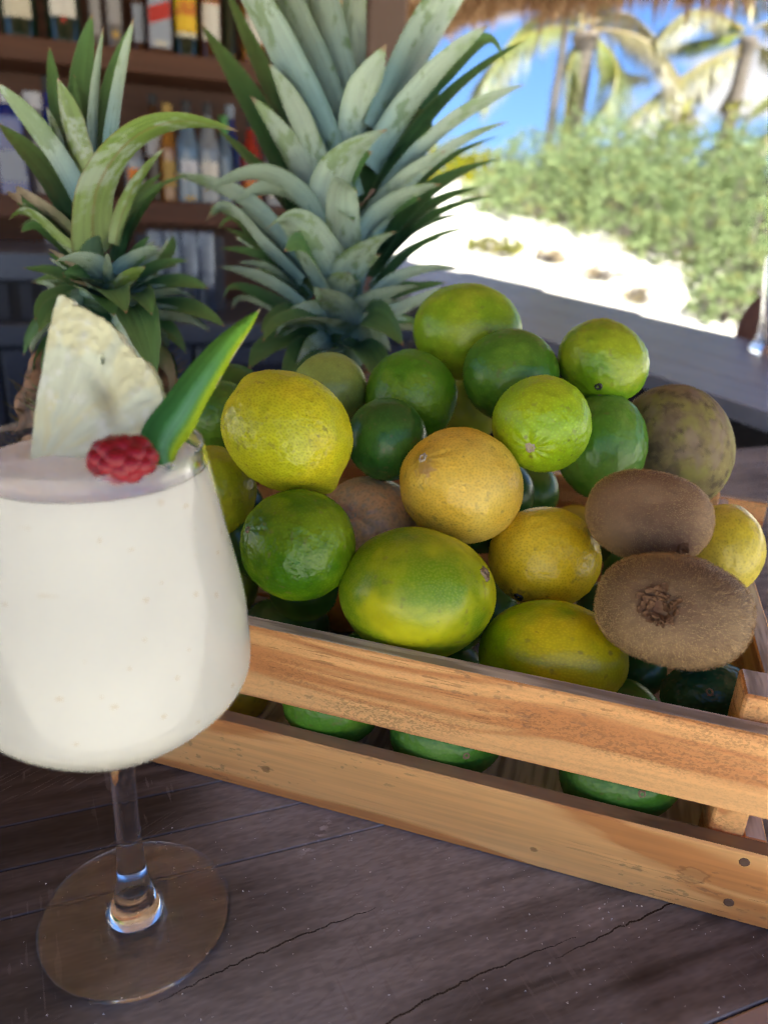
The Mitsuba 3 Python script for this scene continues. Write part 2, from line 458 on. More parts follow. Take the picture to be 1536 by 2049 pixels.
# ------------------------------------------------------------------ measured shapes (metres, world)
FRUIT = [
    ('big_lemon', 'lemon', (-0.0579, 0.4261, 1.2972), (-0.0338, 0.0011, 0.019, 0.016, 0.0105, 0.0279, -0.0047, 0.0344, -0.0102), (-0.895, -0.44, -0.081)),
    ('lime_l1', 'lime', (-0.1185, 0.5208, 1.2772), (0.0119, 0.0088, 0.0217, 0.0221, 0.0015, -0.0127, -0.0055, 0.0244, -0.0069), None),
    ('lime_l2', 'lime', (-0.1091, 0.4455, 1.2498), (0.0162, 0.0122, 0.0211, 0.0227, -0.001, -0.0169, -0.0064, 0.0262, -0.0102), None),
    ('lime_l3', 'lime', (-0.1183, 0.5559, 1.1291), (-0.0024, 0.0125, 0.0246, 0.0188, 0.0039, -0.0001, -0.0043, 0.02, -0.0106), None),
    ('mandarin_front', 'lime', (-0.0465, 0.3876, 1.2441), (-0.0316, -0.0024, 0.003, 0.0016, 0.0133, 0.0281, -0.0034, 0.0284, -0.0132), (0.856, 0.164, -0.49)),
    ('tan_citrus', 'tan', (-0.0095, 0.4585, 1.2254), (-0.0358, -0.0014, -0.0014, -0.0017, 0.0134, 0.0311, -0.0007, 0.032, -0.0139), (0.29, 0.242, -0.926)),
    ('orange_low', 'orange', (-0.0333, 0.525, 1.1285), (-0.0261, 0.0026, 0.0076, 0.0054, 0.009, 0.0153, -0.0012, 0.0196, -0.011), None),
    ('big_green', 'bigorange', (0.021, 0.3772, 1.2233), (-0.0429, 0.0022, -0.0003, 0.0007, 0.0171, 0.0322, 0.0019, 0.0349, -0.0185), (-0.808, 0.353, -0.473)),
    ('dark_lime', 'lime', (-0.0006, 0.4672, 1.2837), (-0.0016, 0.0075, 0.025, 0.0253, 0.0005, 0.0015, -0.0, 0.0247, -0.0074), (0.761, -0.383, -0.524)),
    ('lime_mid', 'lime', (0.0142, 0.519, 1.3001), (-0.0312, 0.0021, 0.0051, 0.0053, 0.007, 0.03, 0.0008, 0.0306, -0.0073), (-0.227, -0.972, -0.061)),
    ('tan_lime', 'lime', (-0.0421, 0.5234, 1.3005), (-0.0232, -0.0044, -0.0109, -0.0115, 0.0044, 0.0225, -0.002, 0.025, -0.0059), None),
    ('big_back', 'bigorange', (0.0539, 0.5719, 1.3378), (-0.04, 0.0038, 0.0004, 0.0008, 0.0051, 0.0346, 0.0035, 0.0369, -0.0056), None),
    ('lime_b1', 'lime', (0.0796, 0.5117, 1.3195), (-0.0306, 0.0064, 0.0079, 0.0085, 0.0047, 0.0293, 0.0047, 0.0305, -0.0062), None),
    ('lime_star', 'lime', (0.0933, 0.4556, 1.3024), (-0.027, 0.0083, 0.0102, 0.0115, 0.0047, 0.0265, 0.0058, 0.0281, -0.0075), (-0.023, -0.52, -0.854)),
    ('lime_tr', 'lime', (0.1392, 0.5102, 1.3325), (-0.0258, 0.0094, 0.013, 0.0124, 0.0009, 0.0239, 0.0074, 0.0272, -0.0049), (-0.204, -0.512, -0.834)),
    ('lime_r', 'lime', (0.1404, 0.4873, 1.2813), (0.0011, 0.0094, 0.0333, 0.0282, -0.0078, 0.0013, 0.0085, 0.0295, -0.0086), (0.958, -0.151, -0.242)),
    ('passion', 'passion', (0.2029, 0.5223, 1.2741), (-0.015, 0.0169, 0.0386, 0.0333, -0.0082, 0.0166, 0.0144, 0.0372, -0.0107), (-0.302, 0.769, -0.564)),
    ('lemon_stem', 'lemon2', (0.045, 0.4305, 1.2684), (-0.0363, 0.0063, 0.0069, 0.0079, 0.0106, 0.0316, 0.0035, 0.0335, -0.0121), (0.653, 0.261, -0.711)),
    ('lemon_navel', 'lemon2', (0.099, 0.4249, 1.2272), (-0.0331, 0.0077, 0.0001, 0.003, 0.0125, 0.0284, 0.0067, 0.0289, -0.0134), (0.303, -0.758, -0.577)),
    ('orange_front', 'bigorange', (0.0974, 0.3669, 1.193), (-0.0399, 0.0083, -0.0036, 0.001, 0.0165, 0.0266, 0.0078, 0.0296, -0.0186), None),
    ('kiwi_up', 'kiwi', (0.1488, 0.4018, 1.2668), (-0.0319, 0.0121, 0.0007, 0.0036, 0.0081, 0.024, 0.0077, 0.0208, -0.0081), (-0.536, -0.471, -0.701)),
    ('kiwi_low', 'kiwi', (0.1483, 0.3434, 1.24), (-0.0344, 0.014, -0.0015, 0.0037, 0.0119, 0.0251, 0.0115, 0.0266, -0.0142), (0.162, -0.001, -0.987)),
    ('lemon_r', 'lemon2', (0.2135, 0.4398, 1.2333), (0.0003, 0.0111, 0.0258, 0.0219, -0.0091, 0.0036, 0.0106, 0.0218, -0.0094), None),
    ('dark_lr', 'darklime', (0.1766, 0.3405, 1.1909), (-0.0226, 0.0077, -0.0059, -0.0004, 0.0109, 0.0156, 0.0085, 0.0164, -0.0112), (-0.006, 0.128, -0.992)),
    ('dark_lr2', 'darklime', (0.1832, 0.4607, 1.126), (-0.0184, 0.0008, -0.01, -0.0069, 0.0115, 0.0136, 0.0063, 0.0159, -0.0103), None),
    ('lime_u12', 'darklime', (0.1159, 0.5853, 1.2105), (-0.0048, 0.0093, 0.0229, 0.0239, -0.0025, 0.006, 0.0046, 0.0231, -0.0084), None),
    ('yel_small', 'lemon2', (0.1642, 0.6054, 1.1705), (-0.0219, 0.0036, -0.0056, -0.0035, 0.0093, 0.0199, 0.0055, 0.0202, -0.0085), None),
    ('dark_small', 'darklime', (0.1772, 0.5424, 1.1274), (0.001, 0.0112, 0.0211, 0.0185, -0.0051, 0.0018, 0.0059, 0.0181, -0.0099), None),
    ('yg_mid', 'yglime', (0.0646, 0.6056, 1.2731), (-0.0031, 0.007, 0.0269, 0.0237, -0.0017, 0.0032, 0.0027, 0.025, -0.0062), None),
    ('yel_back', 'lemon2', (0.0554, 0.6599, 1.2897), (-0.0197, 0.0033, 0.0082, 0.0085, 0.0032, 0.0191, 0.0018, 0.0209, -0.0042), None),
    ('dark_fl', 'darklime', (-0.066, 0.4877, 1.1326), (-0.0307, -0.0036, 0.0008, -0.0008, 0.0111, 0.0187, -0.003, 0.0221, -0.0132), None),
    ('yg_small', 'yglime', (-0.0404, 0.6787, 1.2425), (-0.0173, -0.003, -0.0074, -0.0079, 0.004, 0.0167, -0.0011, 0.0183, -0.0049), None),
    ('gap_yellow', 'lemon2', (-0.0865, 0.4134, 1.125), (-0.0158, 0.0042, 0.0104, 0.0103, 0.0104, 0.0114, -0.0032, 0.0152, -0.011), None),
    ('gap_l1', 'lime', (-0.0247, 0.3808, 1.145), (-0.03, -0.0001, 0.0025, 0.0017, 0.0154, 0.0209, -0.0015, 0.0226, -0.0165), None),
    ('gap_l2', 'lime', (0.0431, 0.3622, 1.1405), (-0.0323, 0.0021, -0.0023, -0.0004, 0.0158, 0.0201, 0.0027, 0.0226, -0.0177), (-0.312, -0.393, -0.865)),
    ('gap_l3', 'lime', (0.1361, 0.3346, 1.1403), (-0.031, 0.0056, -0.0082, -0.0018, 0.0157, 0.0177, 0.0082, 0.0202, -0.0172), (-0.306, -0.365, -0.879)),
]
BIG_LEAVES = [  # centre line points (x, y, z), half width, normal at mid, dry
    ([(-0.0745, 0.8295, 1.4467), (-0.1117, 0.8444, 1.5232), (-0.214, 0.8899, 1.6749)], 0.0358, (0.797, 0.486, 0.359), 0.0),
    ([(-0.0634, 0.8382, 1.468), (-0.1023, 0.8653, 1.5479), (-0.1686, 0.9153, 1.6844)], 0.0295, (0.789, 0.59, 0.173), 0.1),
    ([(-0.0617, 0.8438, 1.4819), (-0.0837, 0.8751, 1.5589), (-0.1148, 0.9343, 1.7045)], 0.0325, (0.775, 0.628, -0.07), 0.0),
    ([(-0.0561, 0.8458, 1.4867), (-0.0572, 0.8872, 1.5621), (-0.0631, 0.9581, 1.71)], 0.0136, (-0.011, 0.893, -0.45), 0.0),
    ([(-0.0455, 0.8348, 1.4597), (-0.0379, 0.831, 1.5167), (-0.0217, 0.821, 1.5585)], 0.0305, (-0.816, 0.512, 0.268), 0.2),
    ([(-0.0268, 0.8427, 1.479), (0.0148, 0.8867, 1.5742), (0.103, 0.9436, 1.7008)], 0.0286, (-0.827, 0.5, 0.256), 0.1),
    ([(-0.03, 0.8305, 1.449), (0.0171, 0.8519, 1.5282), (0.0757, 0.8647, 1.5863)], 0.0244, (-0.762, 0.436, 0.478), 0.1),
    ([(0.0084, 0.8565, 1.5131), (0.051, 0.8866, 1.5607), (0.0837, 0.9055, 1.5806), (0.099, 0.9081, 1.5604)], 0.011, (0.263, -0.578, 0.772), 0.7),
    ([(-0.0191, 0.8242, 1.4334), (0.043, 0.8723, 1.5253), (0.1192, 0.9067, 1.5834)], 0.0143, (-0.49, -0.489, 0.721), 0.0),
    ([(-0.0229, 0.8157, 1.4126), (0.0441, 0.8498, 1.4965), (0.1161, 0.8666, 1.5379)], 0.0152, (-0.673, 0.505, 0.541), 0.0),
    ([(-0.0213, 0.8054, 1.3873), (0.041, 0.8449, 1.4713), (0.1032, 0.8635, 1.5037)], 0.0101, (-0.704, 0.502, 0.502), 0.0),
    ([(-0.0249, 0.796, 1.3642), (0.0431, 0.8452, 1.4453), (0.1033, 0.8715, 1.4703)], 0.0169, (-0.425, -0.412, 0.806), 0.0),
    ([(-0.0244, 0.7923, 1.355), (0.0347, 0.8267, 1.413), (0.0975, 0.8462, 1.4345)], 0.011, (-0.375, -0.392, 0.84), 0.0),
    ([(-0.0209, 0.7858, 1.3391), (0.0308, 0.8118, 1.3898), (0.0695, 0.8226, 1.4032)], 0.0093, (-0.435, -0.366, 0.823), 0.1),
    ([(-0.0324, 0.779, 1.3224), (0.0176, 0.7941, 1.3594), (0.0619, 0.7963, 1.3649)], 0.0118, (-0.424, 0.557, 0.714), 0.1),
    ([(-0.0343, 0.7752, 1.3131), (0.0086, 0.7761, 1.3417), (0.048, 0.77, 1.3533)], 0.0126, (-0.432, -0.324, 0.842), 0.1),
    ([(-0.0364, 0.7724, 1.3061), (0.0048, 0.7846, 1.3227), (0.0461, 0.8, 1.3474)], 0.0143, (-0.513, 0.565, 0.646), 0.0),
    ([(-0.0456, 0.7844, 1.3355), (-0.035, 0.7618, 1.3729), (-0.0019, 0.7347, 1.3991)], 0.0253, (-0.556, 0.425, 0.714), 0.3),
    ([(-0.0356, 0.8014, 1.3774), (-0.0058, 0.7973, 1.4204), (0.0378, 0.7841, 1.441)], 0.0202, (-0.508, 0.478, 0.717), 0.1),
    ([(-0.038, 0.8069, 1.3911), (-0.0021, 0.8155, 1.4387), (0.0409, 0.8183, 1.4721)], 0.016, (-0.65, 0.512, 0.561), 0.0),
    ([(-0.0532, 0.8029, 1.3811), (-0.0573, 0.7971, 1.4465), (-0.0161, 0.7801, 1.4845)], 0.0336, (-0.76, 0.521, 0.388), 0.3),
    ([(-0.0511, 0.788, 1.3444), (-0.0541, 0.7605, 1.4095), (-0.0518, 0.7438, 1.4349), (-0.038, 0.7145, 1.4291)], 0.0173, (0.078, 0.414, 0.907), 0.3),
    ([(-0.0735, 0.7987, 1.3709), (-0.0939, 0.7865, 1.4204), (-0.1267, 0.7835, 1.4396), (-0.1864, 0.7766, 1.4226)], 0.0194, (-0.02, 0.391, 0.92), 0.3),
    ([(-0.0562, 0.7823, 1.3304), (-0.0798, 0.7494, 1.3824), (-0.1006, 0.7317, 1.405), (-0.1162, 0.7116, 1.3956)], 0.0238, (-0.146, 0.449, 0.882), 0.4),
    ([(-0.0905, 0.7928, 1.3562), (-0.1414, 0.8034, 1.4089), (-0.1826, 0.8217, 1.4274), (-0.2309, 0.8368, 1.4381)], 0.0169, (0.439, 0.56, 0.703), 0.1),
    ([(-0.0931, 0.7871, 1.3423), (-0.1435, 0.8083, 1.3855), (-0.1806, 0.8214, 1.409), (-0.1947, 0.8196, 1.3957)], 0.0143, (0.278, 0.548, 0.789), 0.1),
    ([(-0.0992, 0.8113, 1.4017), (-0.1516, 0.8582, 1.4508), (-0.198, 0.899, 1.4848)], 0.0126, (0.368, -0.386, 0.846), 0.0),
    ([(-0.0997, 0.815, 1.4109), (-0.1557, 0.8849, 1.5034), (-0.2255, 0.9525, 1.5899)], 0.02, (0.473, -0.506, 0.721), 0.0),
    ([(-0.0975, 0.8337, 1.457), (-0.155, 0.9139, 1.5481), (-0.2059, 0.9918, 1.6334)], 0.0122, (0.393, -0.552, 0.736), 0.0),
    ([(-0.0796, 0.8136, 1.4073), (-0.1181, 0.8389, 1.4698), (-0.155, 0.8565, 1.513)], 0.0194, (0.723, 0.643, 0.254), 0.3),
    ([(-0.0703, 0.8175, 1.417), (-0.0967, 0.8246, 1.4744), (-0.1335, 0.835, 1.5398)], 0.0261, (0.802, 0.49, 0.343), 0.1),
    ([(-0.0852, 0.7835, 1.3335), (-0.1317, 0.7964, 1.3651), (-0.1783, 0.799, 1.3715)], 0.0126, (0.313, -0.316, 0.896), 0.1),
    ([(-0.0841, 0.7761, 1.3151), (-0.1296, 0.7826, 1.3445), (-0.1759, 0.7818, 1.3558)], 0.0118, (0.347, 0.631, 0.694), 0.1),
    ([(-0.0938, 0.7749, 1.3123), (-0.1352, 0.7859, 1.3305), (-0.1686, 0.7906, 1.3331), (-0.1728, 0.7901, 1.3232)], 0.0093, (-0.219, -0.392, 0.894), 0.1),
    ([(-0.0482, 0.7684, 1.2963), (-0.0574, 0.735, 1.3335), (-0.0667, 0.6932, 1.3503)], 0.0215, (0.158, 0.55, 0.82), 0.3),
    ([(-0.0494, 0.7768, 1.3169), (-0.0525, 0.7516, 1.3479), (-0.0425, 0.7196, 1.362)], 0.0146, (0.009, 0.619, 0.785), 0.4),
    ([(-0.0485, 0.7703, 1.3008), (-0.0198, 0.7569, 1.3343), (0.0208, 0.7372, 1.3523)], 0.0185, (-0.338, 0.516, 0.787), 0.1),
    ([(-0.0435, 0.7704, 1.3011), (-0.0158, 0.7157, 1.326), (0.009, 0.6757, 1.3071)], 0.0157, (-0.69, -0.342, 0.637), 0.0),
    ([(-0.0485, 0.7708, 1.3022), (-0.0774, 0.7145, 1.3229), (-0.107, 0.6845, 1.3154), (-0.1142, 0.6743, 1.3037)], 0.0185, (-0.166, -0.297, 0.94), 0.0),
    ([(-0.0629, 0.7672, 1.2932), (-0.1079, 0.7355, 1.2951), (-0.1303, 0.6951, 1.2753)], 0.0165, (0.086, -0.316, 0.945), 0.0),
    ([(-0.0687, 0.7727, 1.3067), (-0.1074, 0.7657, 1.3162), (-0.1281, 0.7483, 1.2999)], 0.0169, (0.029, -0.332, 0.943), 0.0),
    ([(-0.034, 0.7734, 1.3085), (0.0054, 0.7965, 1.3122), (0.0347, 0.8146, 1.3036)], 0.0152, (0.237, -0.285, 0.929), 0.0),
    ([(-0.0428, 0.7657, 1.2896), (-0.0186, 0.7114, 1.2888), (-0.0076, 0.6814, 1.2681)], 0.0176, (-0.011, -0.252, 0.968), 0.0),
    ([(-0.0623, 0.7634, 1.284), (-0.0857, 0.7109, 1.2875), (-0.099, 0.6903, 1.2633)], 0.0165, (0.085, -0.311, 0.947), 0.0),
    ([(-0.0959, 0.7889, 1.3467), (-0.1515, 0.8239, 1.3797), (-0.1847, 0.8493, 1.3892)], 0.011, (0.211, -0.335, 0.918), 0.0),
    ([(-0.0824, 0.8322, 1.4532), (-0.1321, 0.9006, 1.5154), (-0.1758, 0.9738, 1.5892)], 0.0135, (0.326, -0.534, 0.78), 0.0),
    ([(-0.0329, 0.8332, 1.4557), (0.0094, 0.8977, 1.5081), (0.0439, 0.9722, 1.5852)], 0.016, (-0.245, -0.585, 0.773), 0.0),
    ([(-0.0326, 0.8145, 1.4098), (0.007, 0.867, 1.4591), (0.0251, 0.9245, 1.5209)], 0.0148, (-0.292, -0.6, 0.745), 0.0),
    ([(-0.0282, 0.8015, 1.3778), (0.0149, 0.8423, 1.4118), (0.0461, 0.8758, 1.4277)], 0.0126, (-0.219, -0.383, 0.897), 0.0),
    ([(-0.0948, 0.7815, 1.3284), (-0.1195, 0.8144, 1.3431), (-0.1555, 0.8437, 1.3487)], 0.0117, (-0.029, -0.336, 0.941), 0.0),
    ([(-0.0552, 0.8159, 1.4132), (-0.0851, 0.8545, 1.4815), (-0.1156, 0.8918, 1.5468)], 0.0295, (0.823, 0.566, 0.05), 0.0),
    ([(-0.0508, 0.8198, 1.4226), (-0.0248, 0.8594, 1.4803), (-0.0093, 0.9074, 1.5587)], 0.0166, (-0.219, -0.789, 0.575), 0.0),
    ([(-0.0211, 0.8338, 1.3811), (0.0395, 0.872, 1.4618), (0.0999, 0.89, 1.4929)], 0.0091, (-0.458, -0.49, 0.742), 0.0),
    ([(-0.0227, 0.8015, 1.3585), (0.0328, 0.8437, 1.4225), (0.0822, 0.8678, 1.442)], 0.0152, (-0.41, -0.39, 0.824), 0.0),
    ([(-0.0274, 0.8117, 1.3521), (0.018, 0.8413, 1.3985), (0.0664, 0.859, 1.4154)], 0.0099, (-0.35, -0.423, 0.836), 0.0),
    ([(-0.0251, 0.8157, 1.3384), (0.015, 0.838, 1.3798), (0.0442, 0.8478, 1.3906)], 0.0083, (-0.657, 0.493, 0.57), 0.1),
    ([(-0.0351, 0.798, 1.3139), (0.002, 0.8097, 1.3426), (0.0348, 0.8114, 1.3467)], 0.0106, (-0.332, -0.385, 0.861), 0.1),
    ([(-0.0373, 0.797, 1.3012), (-0.007, 0.795, 1.3229), (0.0208, 0.7879, 1.332)], 0.0114, (-0.48, -0.362, 0.799), 0.1),
    ([(-0.0349, 0.7923, 1.3048), (0.0079, 0.8045, 1.3214), (0.0507, 0.8199, 1.3461)], 0.0129, (-0.333, -0.303, 0.893), 0.0),
    ([(-0.0489, 0.8111, 1.3239), (-0.0415, 0.786, 1.355), (-0.0157, 0.7572, 1.3772)], 0.0214, (-0.462, 0.464, 0.756), 0.3),
    ([(-0.0374, 0.8116, 1.3773), (-0.015, 0.8036, 1.4108), (0.0181, 0.7886, 1.4269)], 0.0182, (-0.697, -0.41, 0.588), 0.1),
    ([(-0.0397, 0.8261, 1.3842), (-0.0083, 0.8327, 1.427), (0.0295, 0.8341, 1.457)], 0.0144, (-0.67, 0.453, 0.588), 0.0),
    ([(-0.0577, 0.8271, 1.3803), (-0.0626, 0.8167, 1.4344), (-0.03, 0.7971, 1.466)], 0.0213, (-0.477, -0.866, -0.149), 0.3),
    ([(-0.0529, 0.8167, 1.337), (-0.0545, 0.7836, 1.3883), (-0.0524, 0.7648, 1.4086), (-0.0415, 0.7364, 1.405)], 0.0164, (0.091, 0.354, 0.931), 0.3),
    ([(-0.0725, 0.8192, 1.3703), (-0.088, 0.804, 1.4126), (-0.1143, 0.7999, 1.429), (-0.1635, 0.7941, 1.4147)], 0.0174, (-0.045, 0.526, 0.849), 0.3),
    ([(-0.0574, 0.7886, 1.327), (-0.074, 0.7508, 1.3667), (-0.0891, 0.7309, 1.3842), (-0.1005, 0.7121, 1.3778)], 0.0189, (0.716, -0.312, 0.624), 0.4),
    ([(-0.0906, 0.8021, 1.3474), (-0.1288, 0.8077, 1.388), (-0.1601, 0.8241, 1.4017), (-0.1968, 0.8381, 1.4096)], 0.0152, (0.465, 0.537, 0.704), 0.1),
    ([(-0.0972, 0.8128, 1.3402), (-0.1423, 0.832, 1.3784), (-0.1757, 0.844, 1.3991), (-0.1887, 0.8427, 1.3872)], 0.0129, (0.084, -0.39, 0.917), 0.1),
    ([(-0.0857, 0.7949, 1.3266), (-0.1239, 0.8056, 1.3529), (-0.1621, 0.8077, 1.3582)], 0.0114, (0.397, 0.539, 0.743), 0.1),
    ([(-0.0837, 0.799, 1.3167), (-0.1193, 0.8036, 1.3413), (-0.1556, 0.8021, 1.3509)], 0.0106, (0.401, -0.291, 0.869), 0.1),
    ([(-0.0961, 0.7857, 1.3029), (-0.133, 0.7957, 1.3188), (-0.1628, 0.8002, 1.3209), (-0.167, 0.8002, 1.3121)], 0.0083, (-0.088, 0.558, 0.825), 0.1),
    ([(-0.0506, 0.7897, 1.2866), (-0.0596, 0.7553, 1.3215), (-0.0686, 0.7133, 1.3379)], 0.0199, (0.117, 0.534, 0.837), 0.3),
    ([(-0.0483, 0.8086, 1.3163), (-0.0479, 0.7809, 1.3411), (-0.0377, 0.7479, 1.353)], 0.0145, (-0.169, 0.488, 0.856), 0.4),
    ([(-0.0519, 0.7804, 1.294), (-0.0302, 0.765, 1.3223), (0.0016, 0.7443, 1.3379)], 0.0167, (-0.3, 0.524, 0.797), 0.1),
    ([(-0.0468, 0.7926, 1.2887), (-0.0226, 0.7377, 1.3129), (-0.001, 0.6985, 1.2962)], 0.0133, (0.897, 0.44, 0.046), 0.0),
    ([(-0.0484, 0.8017, 1.3016), (-0.0746, 0.7449, 1.3214), (-0.1018, 0.7151, 1.3145), (-0.1077, 0.7052, 1.3034)], 0.0143, (-0.782, 0.463, 0.417), 0.0),
    ([(-0.0676, 0.7934, 1.2881), (-0.1042, 0.7621, 1.2905), (-0.123, 0.7238, 1.276)], 0.0157, (-0.691, 0.451, 0.565), 0.0),
    ([(-0.0714, 0.7799, 1.2978), (-0.1077, 0.7726, 1.3064), (-0.1277, 0.756, 1.2921)], 0.0152, (-0.306, 0.533, 0.789), 0.0),
    ([(-0.0314, 0.7846, 1.3027), (0.003, 0.8072, 1.3052), (0.0291, 0.8257, 1.2976)], 0.0137, (-0.309, 0.55, 0.776), 0.0),
    ([(-0.0453, 0.7971, 1.288), (-0.0246, 0.7433, 1.2883), (-0.0155, 0.7147, 1.2711)], 0.014, (-0.31, -0.298, 0.903), 0.0),
    ([(-0.0621, 0.7711, 1.2812), (-0.08, 0.719, 1.2859), (-0.0901, 0.7003, 1.2664)], 0.0146, (-0.932, 0.358, 0.053), 0.0),
    ([(-0.0966, 0.7959, 1.3439), (-0.1446, 0.8289, 1.3719), (-0.1734, 0.8536, 1.3797)], 0.0099, (0.658, 0.571, 0.491), 0.0),
    ([(-0.0273, 0.8156, 1.3732), (0.014, 0.8554, 1.4049), (0.0441, 0.8884, 1.4195)], 0.0107, (-0.768, 0.502, 0.397), 0.0),
    ([(-0.0956, 0.8061, 1.3275), (-0.1186, 0.8392, 1.3425), (-0.1529, 0.8685, 1.3482)], 0.0106, (0.744, 0.565, 0.356), 0.0),
]
